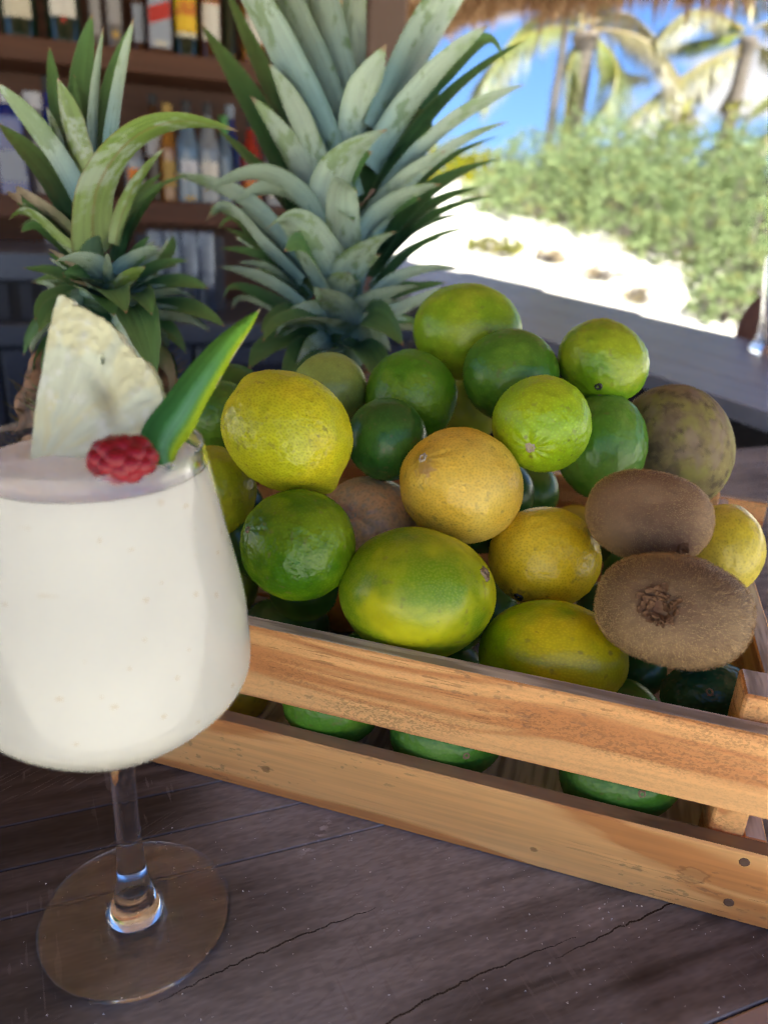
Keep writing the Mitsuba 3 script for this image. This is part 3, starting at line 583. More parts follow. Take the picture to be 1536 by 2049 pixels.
SMALL_LEAVES = [  # centre line points (x, y, z), half width, normal at mid, dry
    ([(-0.2651, 0.6951, 1.4347), (-0.2738, 0.7258, 1.4969), (-0.2702, 0.7562, 1.5583)], 0.0113, (0.269, -0.859, 0.435), 0.15),
    ([(-0.2577, 0.6937, 1.4312), (-0.2559, 0.7061, 1.4882), (-0.2479, 0.7178, 1.5436)], 0.006, (-0.92, 0.391, -0.003), 0.1),
    ([(-0.2441, 0.7003, 1.4474), (-0.236, 0.7111, 1.5006), (-0.224, 0.7208, 1.5509)], 0.0092, (-0.956, 0.263, 0.133), 0.4),
    ([(-0.2503, 0.7002, 1.4471), (-0.2482, 0.7295, 1.506), (-0.237, 0.753, 1.5506)], 0.008, (-0.003, -0.89, 0.455), 0.2),
    ([(-0.2824, 0.6995, 1.4454), (-0.2958, 0.7238, 1.4919), (-0.3051, 0.7449, 1.5306)], 0.0069, (0.486, -0.711, 0.508), 0.0),
    ([(-0.2664, 0.6904, 1.423), (-0.2712, 0.6896, 1.4676), (-0.2763, 0.6841, 1.5005)], 0.0173, (0.536, 0.833, 0.135), 0.35),
    ([(-0.2668, 0.7014, 1.4501), (-0.2751, 0.7154, 1.4845), (-0.2786, 0.7249, 1.508)], 0.0044, (0.42, -0.808, 0.414), 0.0),
    ([(-0.2845, 0.6995, 1.4453), (-0.2937, 0.7079, 1.4662), (-0.3005, 0.7145, 1.4825)], 0.0061, (0.589, 0.805, -0.073), 0.0),
    ([(-0.2607, 0.6795, 1.3962), (-0.2994, 0.6943, 1.4592), (-0.3355, 0.6992, 1.4979)], 0.0158, (0.537, 0.81, 0.238), 0.1),
    ([(-0.2711, 0.6793, 1.3957), (-0.3144, 0.7138, 1.4407), (-0.3561, 0.7417, 1.4697)], 0.0147, (0.436, -0.375, 0.818), 0.0),
    ([(-0.2489, 0.6703, 1.3736), (-0.2291, 0.6368, 1.4239), (-0.2001, 0.6342, 1.4575), (-0.1685, 0.6449, 1.4704), (-0.128, 0.6546, 1.4677)], 0.0248, (-0.612, 0.218, 0.76), 0.5),
    ([(-0.2357, 0.6721, 1.3781), (-0.2209, 0.6781, 1.4194), (-0.1928, 0.6818, 1.4549)], 0.0106, (-0.865, 0.204, 0.458), 0.35),
    ([(-0.2301, 0.6707, 1.3745), (-0.2131, 0.7, 1.42), (-0.1807, 0.7172, 1.4358)], 0.0071, (-0.38, -0.563, 0.734), 0.0),
    ([(-0.2568, 0.6678, 1.3673), (-0.295, 0.6783, 1.4022), (-0.319, 0.6799, 1.4148), (-0.3106, 0.6724, 1.4053)], 0.0142, (-0.026, 0.513, 0.858), 1.0),
    ([(-0.2512, 0.6632, 1.356), (-0.2841, 0.6672, 1.3836), (-0.3107, 0.6666, 1.4), (-0.3167, 0.6568, 1.3934)], 0.0106, (0.036, 0.619, 0.784), 0.5),
    ([(-0.241, 0.6594, 1.3468), (-0.2425, 0.615, 1.3704), (-0.2508, 0.5826, 1.3704)], 0.0098, (-0.531, 0.31, 0.789), 0.4),
    ([(-0.253, 0.656, 1.3385), (-0.283, 0.6568, 1.3536), (-0.3078, 0.6529, 1.3574)], 0.0106, (0.33, -0.224, 0.917), 0.5),
    ([(-0.237, 0.6579, 1.3432), (-0.2277, 0.6278, 1.3621), (-0.2164, 0.5965, 1.378)], 0.0034, (-0.242, 0.416, 0.877), 0.7),
    ([(-0.2357, 0.6548, 1.3355), (-0.2142, 0.6248, 1.3547), (-0.1872, 0.5931, 1.3695)], 0.0068, (0.198, 0.587, 0.785), 0.5),
    ([(-0.231, 0.6628, 1.3551), (-0.2119, 0.6586, 1.3715), (-0.1932, 0.6516, 1.3806)], 0.0121, (-0.431, 0.393, 0.812), 0.3),
    ([(-0.2259, 0.6566, 1.3399), (-0.2022, 0.6654, 1.3616), (-0.1742, 0.6684, 1.3689)], 0.0106, (-0.343, -0.479, 0.808), 0.1),
    ([(-0.2214, 0.6543, 1.3343), (-0.1916, 0.6556, 1.3506), (-0.1542, 0.6496, 1.3493)], 0.0135, (-0.226, -0.398, 0.889), 0.2),
    ([(-0.2168, 0.6513, 1.3268), (-0.1829, 0.6438, 1.3348), (-0.1367, 0.628, 1.3227)], 0.0135, (-0.039, -0.301, 0.953), 0.1),
    ([(-0.2466, 0.6546, 1.3349), (-0.2095, 0.5852, 1.35), (-0.1924, 0.5593, 1.3395)], 0.0163, (0.026, 0.062, 0.998), 0.4),
    ([(-0.2236, 0.6551, 1.3361), (-0.1928, 0.6048, 1.3451), (-0.1804, 0.5796, 1.3363)], 0.0104, (-0.219, -0.122, 0.968), 0.1),
    ([(-0.2276, 0.6534, 1.332), (-0.1869, 0.576, 1.3274), (-0.1717, 0.5519, 1.2948)], 0.0171, (-0.037, -0.362, 0.931), 0.0),
    ([(-0.2488, 0.6553, 1.3368), (-0.2734, 0.6349, 1.3397), (-0.2811, 0.6066, 1.3231)], 0.0091, (0.28, -0.427, 0.86), 0.4),
    ([(-0.2484, 0.653, 1.331), (-0.2646, 0.6218, 1.3339), (-0.2678, 0.5832, 1.3185)], 0.0103, (0.281, -0.243, 0.928), 0.4),
    ([(-0.263, 0.6527, 1.3302), (-0.2975, 0.646, 1.3137), (-0.3077, 0.6357, 1.2884)], 0.0053, (0.273, -0.957, 0.096), 0.5),
    ([(-0.2584, 0.6496, 1.3227), (-0.286, 0.6346, 1.2989), (-0.2949, 0.619, 1.2738)], 0.0078, (0.745, -0.65, -0.149), 0.3),
    ([(-0.2584, 0.6496, 1.3227), (-0.2732, 0.6197, 1.3022), (-0.2742, 0.5918, 1.2867)], 0.0073, (0.7, -0.506, 0.504), 0.3),
    ([(-0.2297, 0.6597, 1.3474), (-0.2204, 0.6754, 1.3728), (-0.2103, 0.6864, 1.3867)], 0.0085, (-0.455, -0.615, 0.644), 0.8),
    ([(-0.2516, 0.6608, 1.3502), (-0.2669, 0.6547, 1.3618), (-0.2831, 0.6489, 1.3741)], 0.0071, (0.304, 0.632, 0.713), 0.9),
    ([(-0.2447, 0.6562, 1.3389), (-0.2455, 0.623, 1.3502), (-0.2419, 0.588, 1.357)], 0.0085, (0.116, 0.259, 0.959), 0.9),
    ([(-0.237, 0.6753, 1.3858), (-0.2272, 0.7027, 1.4134), (-0.2097, 0.7283, 1.4366)], 0.0082, (-0.179, -0.631, 0.755), 0.0),
    ([(-0.2338, 0.6675, 1.3666), (-0.2268, 0.684, 1.3939), (-0.201, 0.7042, 1.4305)], 0.0086, (-0.399, -0.691, 0.602), 0.1),
    ([(-0.2713, 0.6808, 1.3995), (-0.2982, 0.7098, 1.4178), (-0.318, 0.7445, 1.45)], 0.0085, (0.371, -0.394, 0.841), 0.0),
    ([(-0.2123, 0.649, 1.3212), (-0.1942, 0.658, 1.3168), (-0.1788, 0.6604, 1.2961)], 0.0106, (0.629, -0.181, 0.756), 0.2),
    ([(-0.2674, 0.6542, 1.3339), (-0.2874, 0.6757, 1.3469), (-0.32, 0.6898, 1.3418)], 0.0092, (-0.123, -0.385, 0.915), 0.2),
    ([(-0.207, 0.6413, 1.3021), (-0.1875, 0.6369, 1.2915), (-0.1836, 0.6244, 1.2607)], 0.0128, (-0.723, -0.678, -0.133), 0.9),
    ([(-0.2586, 0.6512, 1.3266), (-0.2531, 0.6115, 1.3086), (-0.2428, 0.57, 1.2861)], 0.0138, (0.706, -0.2, 0.679), 0.1),
    ([(-0.2401, 0.6532, 1.3314), (-0.2235, 0.602, 1.3118), (-0.2014, 0.5497, 1.2892)], 0.013, (0.131, -0.332, 0.934), 0.1),
    ([(-0.2183, 0.6615, 1.3519), (-0.1988, 0.6839, 1.3673), (-0.198, 0.708, 1.3866)], 0.0092, (-0.345, -0.46, 0.818), 0.3),
    ([(-0.2674, 0.696, 1.3607), (-0.304, 0.7061, 1.3945), (-0.3269, 0.7075, 1.4068), (-0.3184, 0.7002, 1.3976)], 0.0112, (0.384, -0.54, 0.749), 0.2),
    ([(-0.2577, 0.6736, 1.3624), (-0.2868, 0.6813, 1.3902), (-0.3047, 0.6818, 1.4003), (-0.2968, 0.6752, 1.3929)], 0.0112, (0.482, -0.466, 0.742), 0.2),
    ([(-0.2607, 0.6825, 1.353), (-0.2878, 0.6844, 1.3755), (-0.3098, 0.6826, 1.3888), (-0.3152, 0.6733, 1.3835)], 0.0093, (0.412, -0.43, 0.803), 0.2),
    ([(-0.265, 0.693, 1.3551), (-0.2931, 0.6951, 1.378), (-0.316, 0.6934, 1.3916), (-0.3218, 0.684, 1.3862)], 0.0096, (0.037, 0.529, 0.848), 0.2),
    ([(-0.2504, 0.6789, 1.3395), (-0.2487, 0.6331, 1.3595), (-0.2539, 0.6011, 1.3605)], 0.0079, (0.999, -0.049, -0.016), 0.4),
    ([(-0.2519, 0.6819, 1.3369), (-0.2496, 0.6359, 1.3565), (-0.2543, 0.604, 1.3577)], 0.0077, (0.994, -0.057, -0.095), 0.4),
    ([(-0.2586, 0.676, 1.3374), (-0.287, 0.6768, 1.3526), (-0.3102, 0.673, 1.3564)], 0.0096, (0.342, -0.355, 0.87), 0.2),
    ([(-0.2659, 0.6831, 1.3276), (-0.2911, 0.6827, 1.3399), (-0.3119, 0.6786, 1.3431)], 0.0096, (0.19, 0.636, 0.748), 0.2),
    ([(-0.2416, 0.6679, 1.3424), (-0.2322, 0.6364, 1.3579), (-0.2211, 0.604, 1.3712)], 0.0031, (-0.208, 0.347, 0.915), 0.2),
    ([(-0.2452, 0.6768, 1.3356), (-0.2361, 0.6462, 1.3533), (-0.2252, 0.6145, 1.3683)], 0.0032, (-0.242, 0.39, 0.888), 0.2),
    ([(-0.2465, 0.6782, 1.3328), (-0.228, 0.6472, 1.3494), (-0.2048, 0.6147, 1.3624)], 0.0115, (-0.42, 0.142, 0.896), 0.2),
    ([(-0.2464, 0.6834, 1.3277), (-0.227, 0.6522, 1.3438), (-0.2032, 0.6196, 1.3566)], 0.0115, (-0.501, 0.051, 0.864), 0.2),
    ([(-0.2355, 0.6829, 1.3537), (-0.2169, 0.6779, 1.3678), (-0.1987, 0.6703, 1.3758)], 0.0108, (-0.35, 0.437, 0.829), 0.3),
    ([(-0.2342, 0.6693, 1.3522), (-0.2198, 0.6635, 1.3645), (-0.2056, 0.6555, 1.3714)], 0.0106, (-0.624, -0.609, 0.49), 0.3),
    ([(-0.2291, 0.6662, 1.3318), (-0.2104, 0.6729, 1.3485), (-0.1885, 0.6752, 1.354)], 0.0096, (-0.506, 0.412, 0.758), 0.1),
    ([(-0.2355, 0.6821, 1.3371), (-0.215, 0.6899, 1.3564), (-0.1908, 0.6925, 1.3628)], 0.0096, (-0.321, -0.54, 0.778), 0.1),
    ([(-0.2252, 0.6659, 1.328), (-0.1997, 0.6661, 1.3418), (-0.1679, 0.6603, 1.3408)], 0.0121, (-0.142, 0.499, 0.855), 0.2),
    ([(-0.2263, 0.677, 1.3352), (-0.1993, 0.6772, 1.349), (-0.166, 0.6714, 1.3481)], 0.0121, (-0.226, -0.409, 0.884), 0.2),
    ([(-0.2219, 0.6625, 1.3185), (-0.1923, 0.6547, 1.3258), (-0.1518, 0.6396, 1.3154)], 0.0121, (0.234, 0.617, 0.751), 0.1),
    ([(-0.2255, 0.673, 1.3184), (-0.195, 0.6653, 1.3259), (-0.1531, 0.6501, 1.315)], 0.0117, (0.256, 0.709, 0.658), 0.1),
    ([(-0.2554, 0.6862, 1.3338), (-0.219, 0.6162, 1.3475), (-0.2024, 0.5915, 1.34)], 0.0147, (-0.084, 0.018, 0.996), 0.4),
    ([(-0.2535, 0.6652, 1.3291), (-0.2196, 0.5955, 1.3436), (-0.2056, 0.5706, 1.3354)], 0.0147, (0.048, 0.091, 0.995), 0.4),
    ([(-0.234, 0.678, 1.3256), (-0.2054, 0.6278, 1.3349), (-0.1946, 0.6031, 1.3271)], 0.0081, (-0.35, -0.165, 0.922), 0.1),
    ([(-0.232, 0.6859, 1.3355), (-0.2006, 0.6355, 1.3442), (-0.1872, 0.6105, 1.3359)], 0.0083, (-0.423, -0.246, 0.872), 0.1),
    ([(-0.2391, 0.68, 1.3277), (-0.2029, 0.6038, 1.3261), (-0.1915, 0.5826, 1.3004)], 0.0158, (0.24, 0.369, -0.898), 0.0),
    ([(-0.2327, 0.6612, 1.3243), (-0.1948, 0.5846, 1.3218), (-0.182, 0.562, 1.2927)], 0.0158, (0.387, 0.454, -0.803), 0.0),
    ([(-0.2509, 0.6669, 1.3318), (-0.268, 0.6466, 1.3349), (-0.2712, 0.6197, 1.3219)], 0.01, (-0.798, 0.227, 0.559), 0.4),
    ([(-0.261, 0.687, 1.3357), (-0.2814, 0.6666, 1.3386), (-0.2873, 0.6393, 1.3245)], 0.0066, (0.601, -0.48, 0.639), 0.4),
    ([(-0.2508, 0.6608, 1.3287), (-0.2615, 0.6298, 1.3319), (-0.2616, 0.5926, 1.3202)], 0.0085, (-0.951, 0.115, 0.287), 0.4),
    ([(-0.2511, 0.66, 1.3281), (-0.2634, 0.6289, 1.3314), (-0.2645, 0.5914, 1.3188)], 0.0085, (-0.944, 0.144, 0.298), 0.4),
    ([(-0.2678, 0.6664, 1.325), (-0.2994, 0.6602, 1.3095), (-0.3082, 0.6505, 1.2858)], 0.005, (-0.471, 0.873, 0.131), 0.2),
    ([(-0.2708, 0.677, 1.3285), (-0.3043, 0.6703, 1.3119), (-0.3132, 0.6599, 1.2864)], 0.0053, (-0.544, 0.81, 0.22), 0.2),
    ([(-0.2651, 0.6682, 1.3176), (-0.2846, 0.6557, 1.3001), (-0.2902, 0.6428, 1.2816)], 0.0082, (0.124, 0.768, -0.629), 0.3),
    ([(-0.2667, 0.6685, 1.3213), (-0.2896, 0.6552, 1.302), (-0.2972, 0.6415, 1.2815)], 0.0076, (0.045, 0.811, -0.584), 0.3),
    ([(-0.2695, 0.6747, 1.3156), (-0.2837, 0.6453, 1.2964), (-0.2849, 0.6178, 1.2818)], 0.0086, (-0.077, 0.524, -0.848), 0.3),
    ([(-0.263, 0.6678, 1.3229), (-0.2755, 0.6382, 1.303), (-0.2748, 0.6105, 1.2881)], 0.0096, (0.105, 0.5, -0.86), 0.3),
    ([(-0.2308, 0.6695, 1.345), (-0.221, 0.6838, 1.367), (-0.2105, 0.6942, 1.3792)], 0.0077, (-0.9, 0.205, 0.385), 0.2),
    ([(-0.2356, 0.6833, 1.3438), (-0.2252, 0.6983, 1.3675), (-0.214, 0.7091, 1.3806)], 0.0072, (-0.896, 0.333, 0.294), 0.2),
    ([(-0.2618, 0.6816, 1.343), (-0.2765, 0.6751, 1.3536), (-0.292, 0.6689, 1.3648)], 0.0064, (0.253, 0.641, 0.724), 0.2),
    ([(-0.2575, 0.6729, 1.3469), (-0.2728, 0.6667, 1.3581), (-0.2892, 0.6607, 1.37)], 0.0064, (0.635, -0.285, 0.718), 0.2),
    ([(-0.2502, 0.6659, 1.3352), (-0.2506, 0.6324, 1.3459), (-0.247, 0.5974, 1.3526)], 0.0077, (0.266, 0.248, 0.932), 0.2),
    ([(-0.2486, 0.6697, 1.3416), (-0.247, 0.636, 1.3518), (-0.2416, 0.6008, 1.3581)], 0.0077, (0.208, 0.247, 0.946), 0.2),
    ([(-0.2383, 0.6872, 1.3685), (-0.2296, 0.7038, 1.3959), (-0.2022, 0.724, 1.4326)], 0.0069, (-0.294, -0.748, 0.595), 0.1),
    ([(-0.2371, 0.6757, 1.3664), (-0.2313, 0.6911, 1.3911), (-0.2085, 0.7099, 1.424)], 0.0067, (-0.3, -0.748, 0.593), 0.1),
    ([(-0.2186, 0.6625, 1.3126), (-0.2072, 0.6717, 1.3088), (-0.1979, 0.6761, 1.293)], 0.0096, (0.21, 0.687, 0.696), 0.2),
    ([(-0.2163, 0.6662, 1.3127), (-0.1983, 0.6753, 1.3084), (-0.1828, 0.6782, 1.2892)], 0.0079, (0.611, -0.489, 0.622), 0.2),
    ([(-0.2748, 0.6734, 1.3325), (-0.2921, 0.6937, 1.3428), (-0.3198, 0.7081, 1.3383)], 0.0076, (0.607, 0.734, 0.305), 0.2),
    ([(-0.2752, 0.6782, 1.3254), (-0.2913, 0.6989, 1.3363), (-0.3182, 0.7131, 1.3316)], 0.0071, (0.637, 0.758, 0.141), 0.2),
    ([(-0.213, 0.6599, 1.3017), (-0.1967, 0.6563, 1.2927), (-0.1935, 0.6457, 1.2668)], 0.0115, (-0.712, -0.693, -0.115), 0.2),
    ([(-0.2131, 0.6678, 1.2945), (-0.1947, 0.6642, 1.2856), (-0.1894, 0.6536, 1.2596)], 0.0103, (-0.531, -0.847, -0.017), 0.2),
    ([(-0.267, 0.6708, 1.3245), (-0.2618, 0.6312, 1.3068), (-0.2518, 0.5898, 1.2845)], 0.0153, (0.258, 0.466, -0.846), 0.1),
    ([(-0.2641, 0.6655, 1.3183), (-0.2571, 0.6274, 1.3043), (-0.2461, 0.5877, 1.2863)], 0.0134, (0.744, -0.099, 0.661), 0.1),
    ([(-0.2458, 0.6683, 1.3282), (-0.2294, 0.618, 1.3106), (-0.2077, 0.5664, 1.29)], 0.012, (0.121, -0.309, 0.943), 0.1),
    ([(-0.2464, 0.6721, 1.3305), (-0.2295, 0.6209, 1.3108), (-0.207, 0.5684, 1.2878)], 0.012, (-0.142, 0.33, -0.933), 0.1),
    ([(-0.2302, 0.688, 1.342), (-0.2169, 0.7092, 1.3543), (-0.2193, 0.7317, 1.3698)], 0.0069, (-0.159, -0.502, 0.85), 0.3),
    ([(-0.2243, 0.68, 1.3533), (-0.2072, 0.7018, 1.3672), (-0.2071, 0.7251, 1.3844)], 0.0076, (-0.954, 0.24, 0.179), 0.3),
]
GARNISH_EDGE_A = [(-0.0809, 0.2574, 1.3328), (-0.088, 0.2612, 1.3424), (-0.0822, 0.2652, 1.3523), (-0.0776, 0.2713, 1.3591), (-0.0724, 0.2774, 1.3661), (-0.0645, 0.2851, 1.3745), (-0.0569, 0.2918, 1.3803), (-0.0509, 0.2964, 1.3838)]
GARNISH_EDGE_B = [(-0.0782, 0.2687, 1.3262), (-0.0789, 0.2705, 1.3307), (-0.074, 0.2739, 1.3389), (-0.0701, 0.2795, 1.3474), (-0.0652, 0.2857, 1.3573), (-0.0588, 0.2937, 1.3692), (-0.0542, 0.2957, 1.3767), (-0.0509, 0.2964, 1.3838)]
GARNISH_FOLD = [(-0.0763, 0.252, 1.333), (-0.0783, 0.255, 1.3402), (-0.0736, 0.2587, 1.3494), (-0.0695, 0.265, 1.357), (-0.0644, 0.2728, 1.3655), (-0.0588, 0.283, 1.3746), (-0.054, 0.2905, 1.3799), (-0.0509, 0.2964, 1.3838)]
WEDGE_FRAME = ((-0.1273, 0.256, 1.3268), (0.9985, 0.0208, 0.0512), (-0.0552, 0.3759, 0.925), (0.0, -0.9264, 0.3764))
WEDGE = [(0.0107, 0.0646), (0.0125, 0.0643), (0.0152, 0.0621), (0.0146, 0.0611), (0.02, 0.0593), (0.0246, 0.0568), (0.0263, 0.0561), (0.0266, 0.0554), (0.0313, 0.0518), (0.0321, 0.0495), (0.0364, 0.0446), (0.0379, 0.0423), (0.0405, 0.042), (0.0427, 0.0396), (0.0454, 0.0336), (0.0479, 0.0273), (0.0464, 0.0214), (0.0432, 0.0143), (0.0407, 0.0027), (0.0, 0.0), (0.0014, 0.0179), (0.0039, 0.0339), (0.007, 0.0518), (0.0093, 0.0614)]
WEDGE_HOLE = [(0.0252, 0.0421), (0.0264, 0.0439), (0.027, 0.0425), (0.0268, 0.0404), (0.0259, 0.0396)]
BERRY = ((-0.0871, 0.2381, 1.3412), 0.0115, 0.0071)
# frond centre lines
PALM_A = [
     [(3.243, 16.591, 4.534), (2.367, 16.398, 4.458), (1.242, 15.671, 3.065)] ,
     [(3.317, 16.593, 4.538), (4.298, 16.37, 4.387), (5.139, 15.598, 2.887)] ,
     [(3.322, 16.558, 4.452), (3.692, 16.138, 4.083), (3.257, 15.319, 2.731)] ,
     [(3.173, 16.625, 4.616), (2.696, 17.013, 4.908), (1.737, 16.961, 4.116)] ,
     [(3.312, 16.628, 4.624), (4.127, 17.066, 4.905), (4.935, 17.106, 4.208)] ,
     [(3.178, 16.59, 4.531), (2.803, 16.931, 5.371), (2.125, 17.127, 5.852)] ,
     [(3.312, 16.628, 4.624), (3.538, 16.981, 5.495), (4.242, 17.241, 6.132)] ,
     [(3.219, 16.626, 4.619), (3.347, 17.49, 5.683), (3.298, 18.261, 6.518)] ,
     [(3.137, 16.554, 4.443), (2.957, 16.328, 3.754), (3.076, 15.966, 2.729)] ,
     [(3.373, 16.524, 4.369), (4.009, 16.728, 3.941), (4.596, 17.104, 3.937)] ,
]
PALM_B = [
     [(6.199, 16.548, 4.428), (5.066, 16.144, 3.831), (3.933, 15.59, 2.867)] ,
     [(6.138, 16.651, 4.682), (5.256, 16.538, 4.935), (4.409, 16.031, 4.219)] ,
     [(6.189, 16.618, 4.599), (5.399, 16.682, 4.492), (4.788, 16.732, 4.35)] ,
     [(6.204, 16.513, 4.342), (5.484, 16.481, 3.732), (4.937, 16.41, 3.025)] ,
     [(6.323, 16.655, 4.692), (6.773, 16.618, 4.865), (7.505, 16.172, 4.033)] ,
     [(6.271, 16.689, 4.775), (6.04, 16.999, 5.537), (5.455, 17.196, 6.023)] ,
     [(6.271, 16.689, 4.775), (6.59, 17.045, 5.651), (7.314, 17.165, 5.946)] ,
     [(6.338, 16.551, 4.435), (6.91, 16.573, 4.224), (7.391, 16.308, 3.307)] ,
     [(6.184, 16.652, 4.685), (5.892, 17.242, 4.941), (5.887, 17.694, 4.856)] ,
     [(6.256, 16.479, 4.259), (6.183, 16.609, 3.782), (6.048, 16.765, 3.369)] ,
]
PALM_C = [
     [(7.178, 15.394, 3.447), (6.703, 15.172, 3.167), (5.998, 14.784, 2.476)] ,
     [(7.173, 15.427, 3.528), (6.739, 15.678, 3.615), (6.229, 15.723, 3.195)] ,
     [(7.256, 15.462, 3.614), (7.569, 15.734, 4.284), (8.282, 15.682, 4.157)] ,
     [(7.256, 15.462, 3.614), (6.937, 15.927, 4.362), (6.654, 16.095, 4.375)] ,
     [(7.305, 15.43, 3.535), (7.984, 15.311, 3.243), (8.379, 15.02, 2.528)] ,
]

# ------------------------------------------------------------------ ground, dune


def hgt(x, y):
    t = np.clip((np.asarray(y, float) - 4.4) / 8.8, 0, 1)
    h = 1.78 * (0.72 * t + 0.28 * t * t * (3 - 2 * t))
    far = np.clip((np.asarray(y, float) - 15.0) / 18.0, 0, 1)
    h = h * (1 - far * far * (3 - 2 * far))
    t2 = np.clip((-2.2 - np.asarray(y, float)) / 6.0, 0, 1)  # unseen bank behind the camera, added so its sunlit sand gives front fill
    h = h + 2.3 * t2 * t2 * (3 - 2 * t2) * (1 - np.clip((-np.asarray(y, float) - 25.0) / 25.0, 0, 1))
    p = np.stack([np.asarray(x, float) * 0.45, np.asarray(y, float) * 0.45, np.zeros_like(np.asarray(x, float))], -1)
    return h + (meshkit.fbm(p, 3, seed=3) - 0.5) * 0.22 * np.clip(t * 2.5, 0, 1) * (1 - far)


def warp(a, b, n, power):
    t = np.linspace(-1, 1, n)
    s = np.sign(t) * (0.02 * np.abs(t) + 0.98 * np.abs(t) ** power)
    return np.where(t < 0, -a * s * -1 * -1, 0) + s * np.where(t < 0, -a, b) * np.where(t < 0, -1, 1) * np.where(t < 0, -1, 1)


gx = np.concatenate([-np.geomspace(1200, 12, 40)[:-1], np.linspace(-12, 16, 140), np.geomspace(16, 1200, 40)[1:]])
gy = np.concatenate([-np.geomspace(1200, 8, 36)[:-1], np.linspace(-8, 24, 200), np.geomspace(24, 1200, 36)[1:]])
X, Y = np.meshgrid(gx, gy)
Z = hgt(X, Y)
nx, ny = len(gx), len(gy)
ii = (np.arange(ny - 1)[:, None] * nx + np.arange(nx - 1)).ravel()
add('sand', (np.stack([X, Y, Z], -1).reshape(-1, 3), np.stack([ii, ii + 1, ii + nx + 1, ii + nx], 1)), 'sand_ground', smooth=True)
kind('sand', 'structure')

# ------------------------------------------------------------------ bar building: counters, floor, back bar, roof


def bbox(key, b, mat, bev=0.0, smooth=False):
    return add(key, moved(box(*b, bev), bar_to_world), mat, smooth)


bbox('floor', (-3.6, 1.9, 0.10, 3.9, 0.006, 0.05), 'floor_dark')
kind('floor', 'structure')

t = thing('bar_counter', 'dark worn plank bar counter under the fruit crate and the cocktail glass', 'bar counter')
rows = [0.154, 0.304, 0.3345, 0.366, 0.432, 0.505, 0.592, 0.676, 0.764, 0.851]
cuts = {4: 1.33, 5: 1.5, 6: 1.1, 7: 1.6, 8: 1.3, 9: 1.55}
for k in range(len(rows) - 1):
    a, b = rows[k] + 0.00025, rows[k + 1] - 0.00025
    for u0, u1 in ((-2.6, cuts[k] - 1.95), (cuts[k] - 1.949, 1.93)) if k > 4 else ((-2.6, 1.93),):
        m = box(u0, u1, a, b, BAR - 0.036, BAR, 0.0006)
        add(t + '__plank', moved(m, bar_to_world), 'bar_wood')
add(t + '__front_panel', moved(box(-2.6, 1.85, 0.20, 0.235, 0.05, BAR - 0.0365), bar_to_world), 'panel_dark')
add(t + '__back_panel', moved(box(-2.6, 1.15, 0.80, 0.83, 0.05, BAR - 0.0365), bar_to_world), 'panel_dark')
add(t + '__front_trim', moved(box(-2.6, 1.93, 0.096, 0.1538, BAR - 0.042, BAR - 0.0006, 0.0012), bar_to_world), 'trim_wood')
# fine cracks that run along the planks, cut as thin dark wedges lying in the top
for pts in ([(0.05, 0.188), (0.094, 0.199), (0.127, 0.2045), (0.173, 0.2078), (0.196, 0.2088)], [(0.180, 0.2020), (0.215, 0.2058), (0.252, 0.2090), (0.30, 0.2105)], [(0.005, 0.2400), (0.032, 0.245), (0.071, 0.251), (0.11, 0.2545)]):
    c = curve(np.array([(u, w, 0) for u, w in pts]), 60)
    c[:, 1] += (meshkit.noise(np.stack([c[:, 0] * 300, c[:, 1] * 0, c[:, 0] * 0], -1)) - 0.5) * 0.0016
    hw = 0.00038 * np.sin(np.linspace(0.05, 3.09, 60)) + 0.00010
    v = np.vstack([np.c_[c[:, 0], c[:, 1] - hw, np.full(60, BAR + 0.00015)], np.c_[c[:, 0], c[:, 1] + hw, np.full(60, BAR + 0.00015)]])
    i = np.arange(59)
    add(t + '__crack', (bar_to_world(v), np.stack([i, i + 1, i + 61, i + 60], 1)), 'stem_black')

t = thing('bar_counter', 'weathered grey counter tinted sky blue, running back towards the beach with an uneven outer edge', 'bar counter')
ends = [(0.853, 1.52, 1.845), (1.521, 2.29, 1.835), (2.291, 3.035, 1.875), (3.036, 3.76, 1.935), (3.761, 4.5, 1.86), (4.501, 5.2, 1.9)]
for a, b, e in ends:
    for k in range(4):
        u0 = 1.16 + (e - 1.16) * k / 4
        u1 = 1.16 + (e - 1.16) * (k + 1) / 4
        add(t + '__plank', moved(box(u0 + 0.0008, u1 - 0.0008, a, b, BAR - 0.036, BAR, 0.002), bar_to_world), 'bar_wood_grey')
add(t + '__outer_panel', moved(box(1.78, 1.81, 0.86, 5.2, 0.05, BAR - 0.0365), bar_to_world), 'panel_dark')
add(t + '__inner_panel', moved(box(1.20, 1.23, 0.83, 5.2, 0.05, BAR - 0.0365), bar_to_world), 'panel_dark')

# roof: a hipped thatch canopy carried on posts
E0, E1, W0, W1 = -2.45, 2.95, -0.45, 7.6
R1 = 5.1


def eave(w):
    return 2.40 + 0.098 * w


cu, cw = (E0 + E1) / 2, (W0 + W1) / 2
corners = [[E0, W0, eave(W0)], [E1, W0, eave(W0)], [E1, W1, eave(W1)], [E0, W1, eave(W1)]]
ridge = [[cu, cw - 1.2, R1], [cu, cw + 1.2, R1]]
v = np.array(corners + ridge + [[a, b, c - 0.22] for a, b, c in corners] + [[a, b, c - 0.25] for a, b, c in ridge], float)
q = [[0, 1, 4], [1, 2, 5], [1, 5, 4], [2, 3, 5], [3, 0, 4], [3, 4, 5]]
f = q + [[a + 6, c + 6, b + 6] for a, b, c in q]
for a, b in ((0, 1), (1, 2), (2, 3), (3, 0)):
    f += [[a, a + 6, b + 6], [a, b + 6, b]]
t = thing('thatched_roof', 'thatched palm-leaf roof with a ragged reddish fringe hanging along its eave', 'roof')
add(t + '__canopy', (bar_to_world(v), np.array(f)), 'thatch')


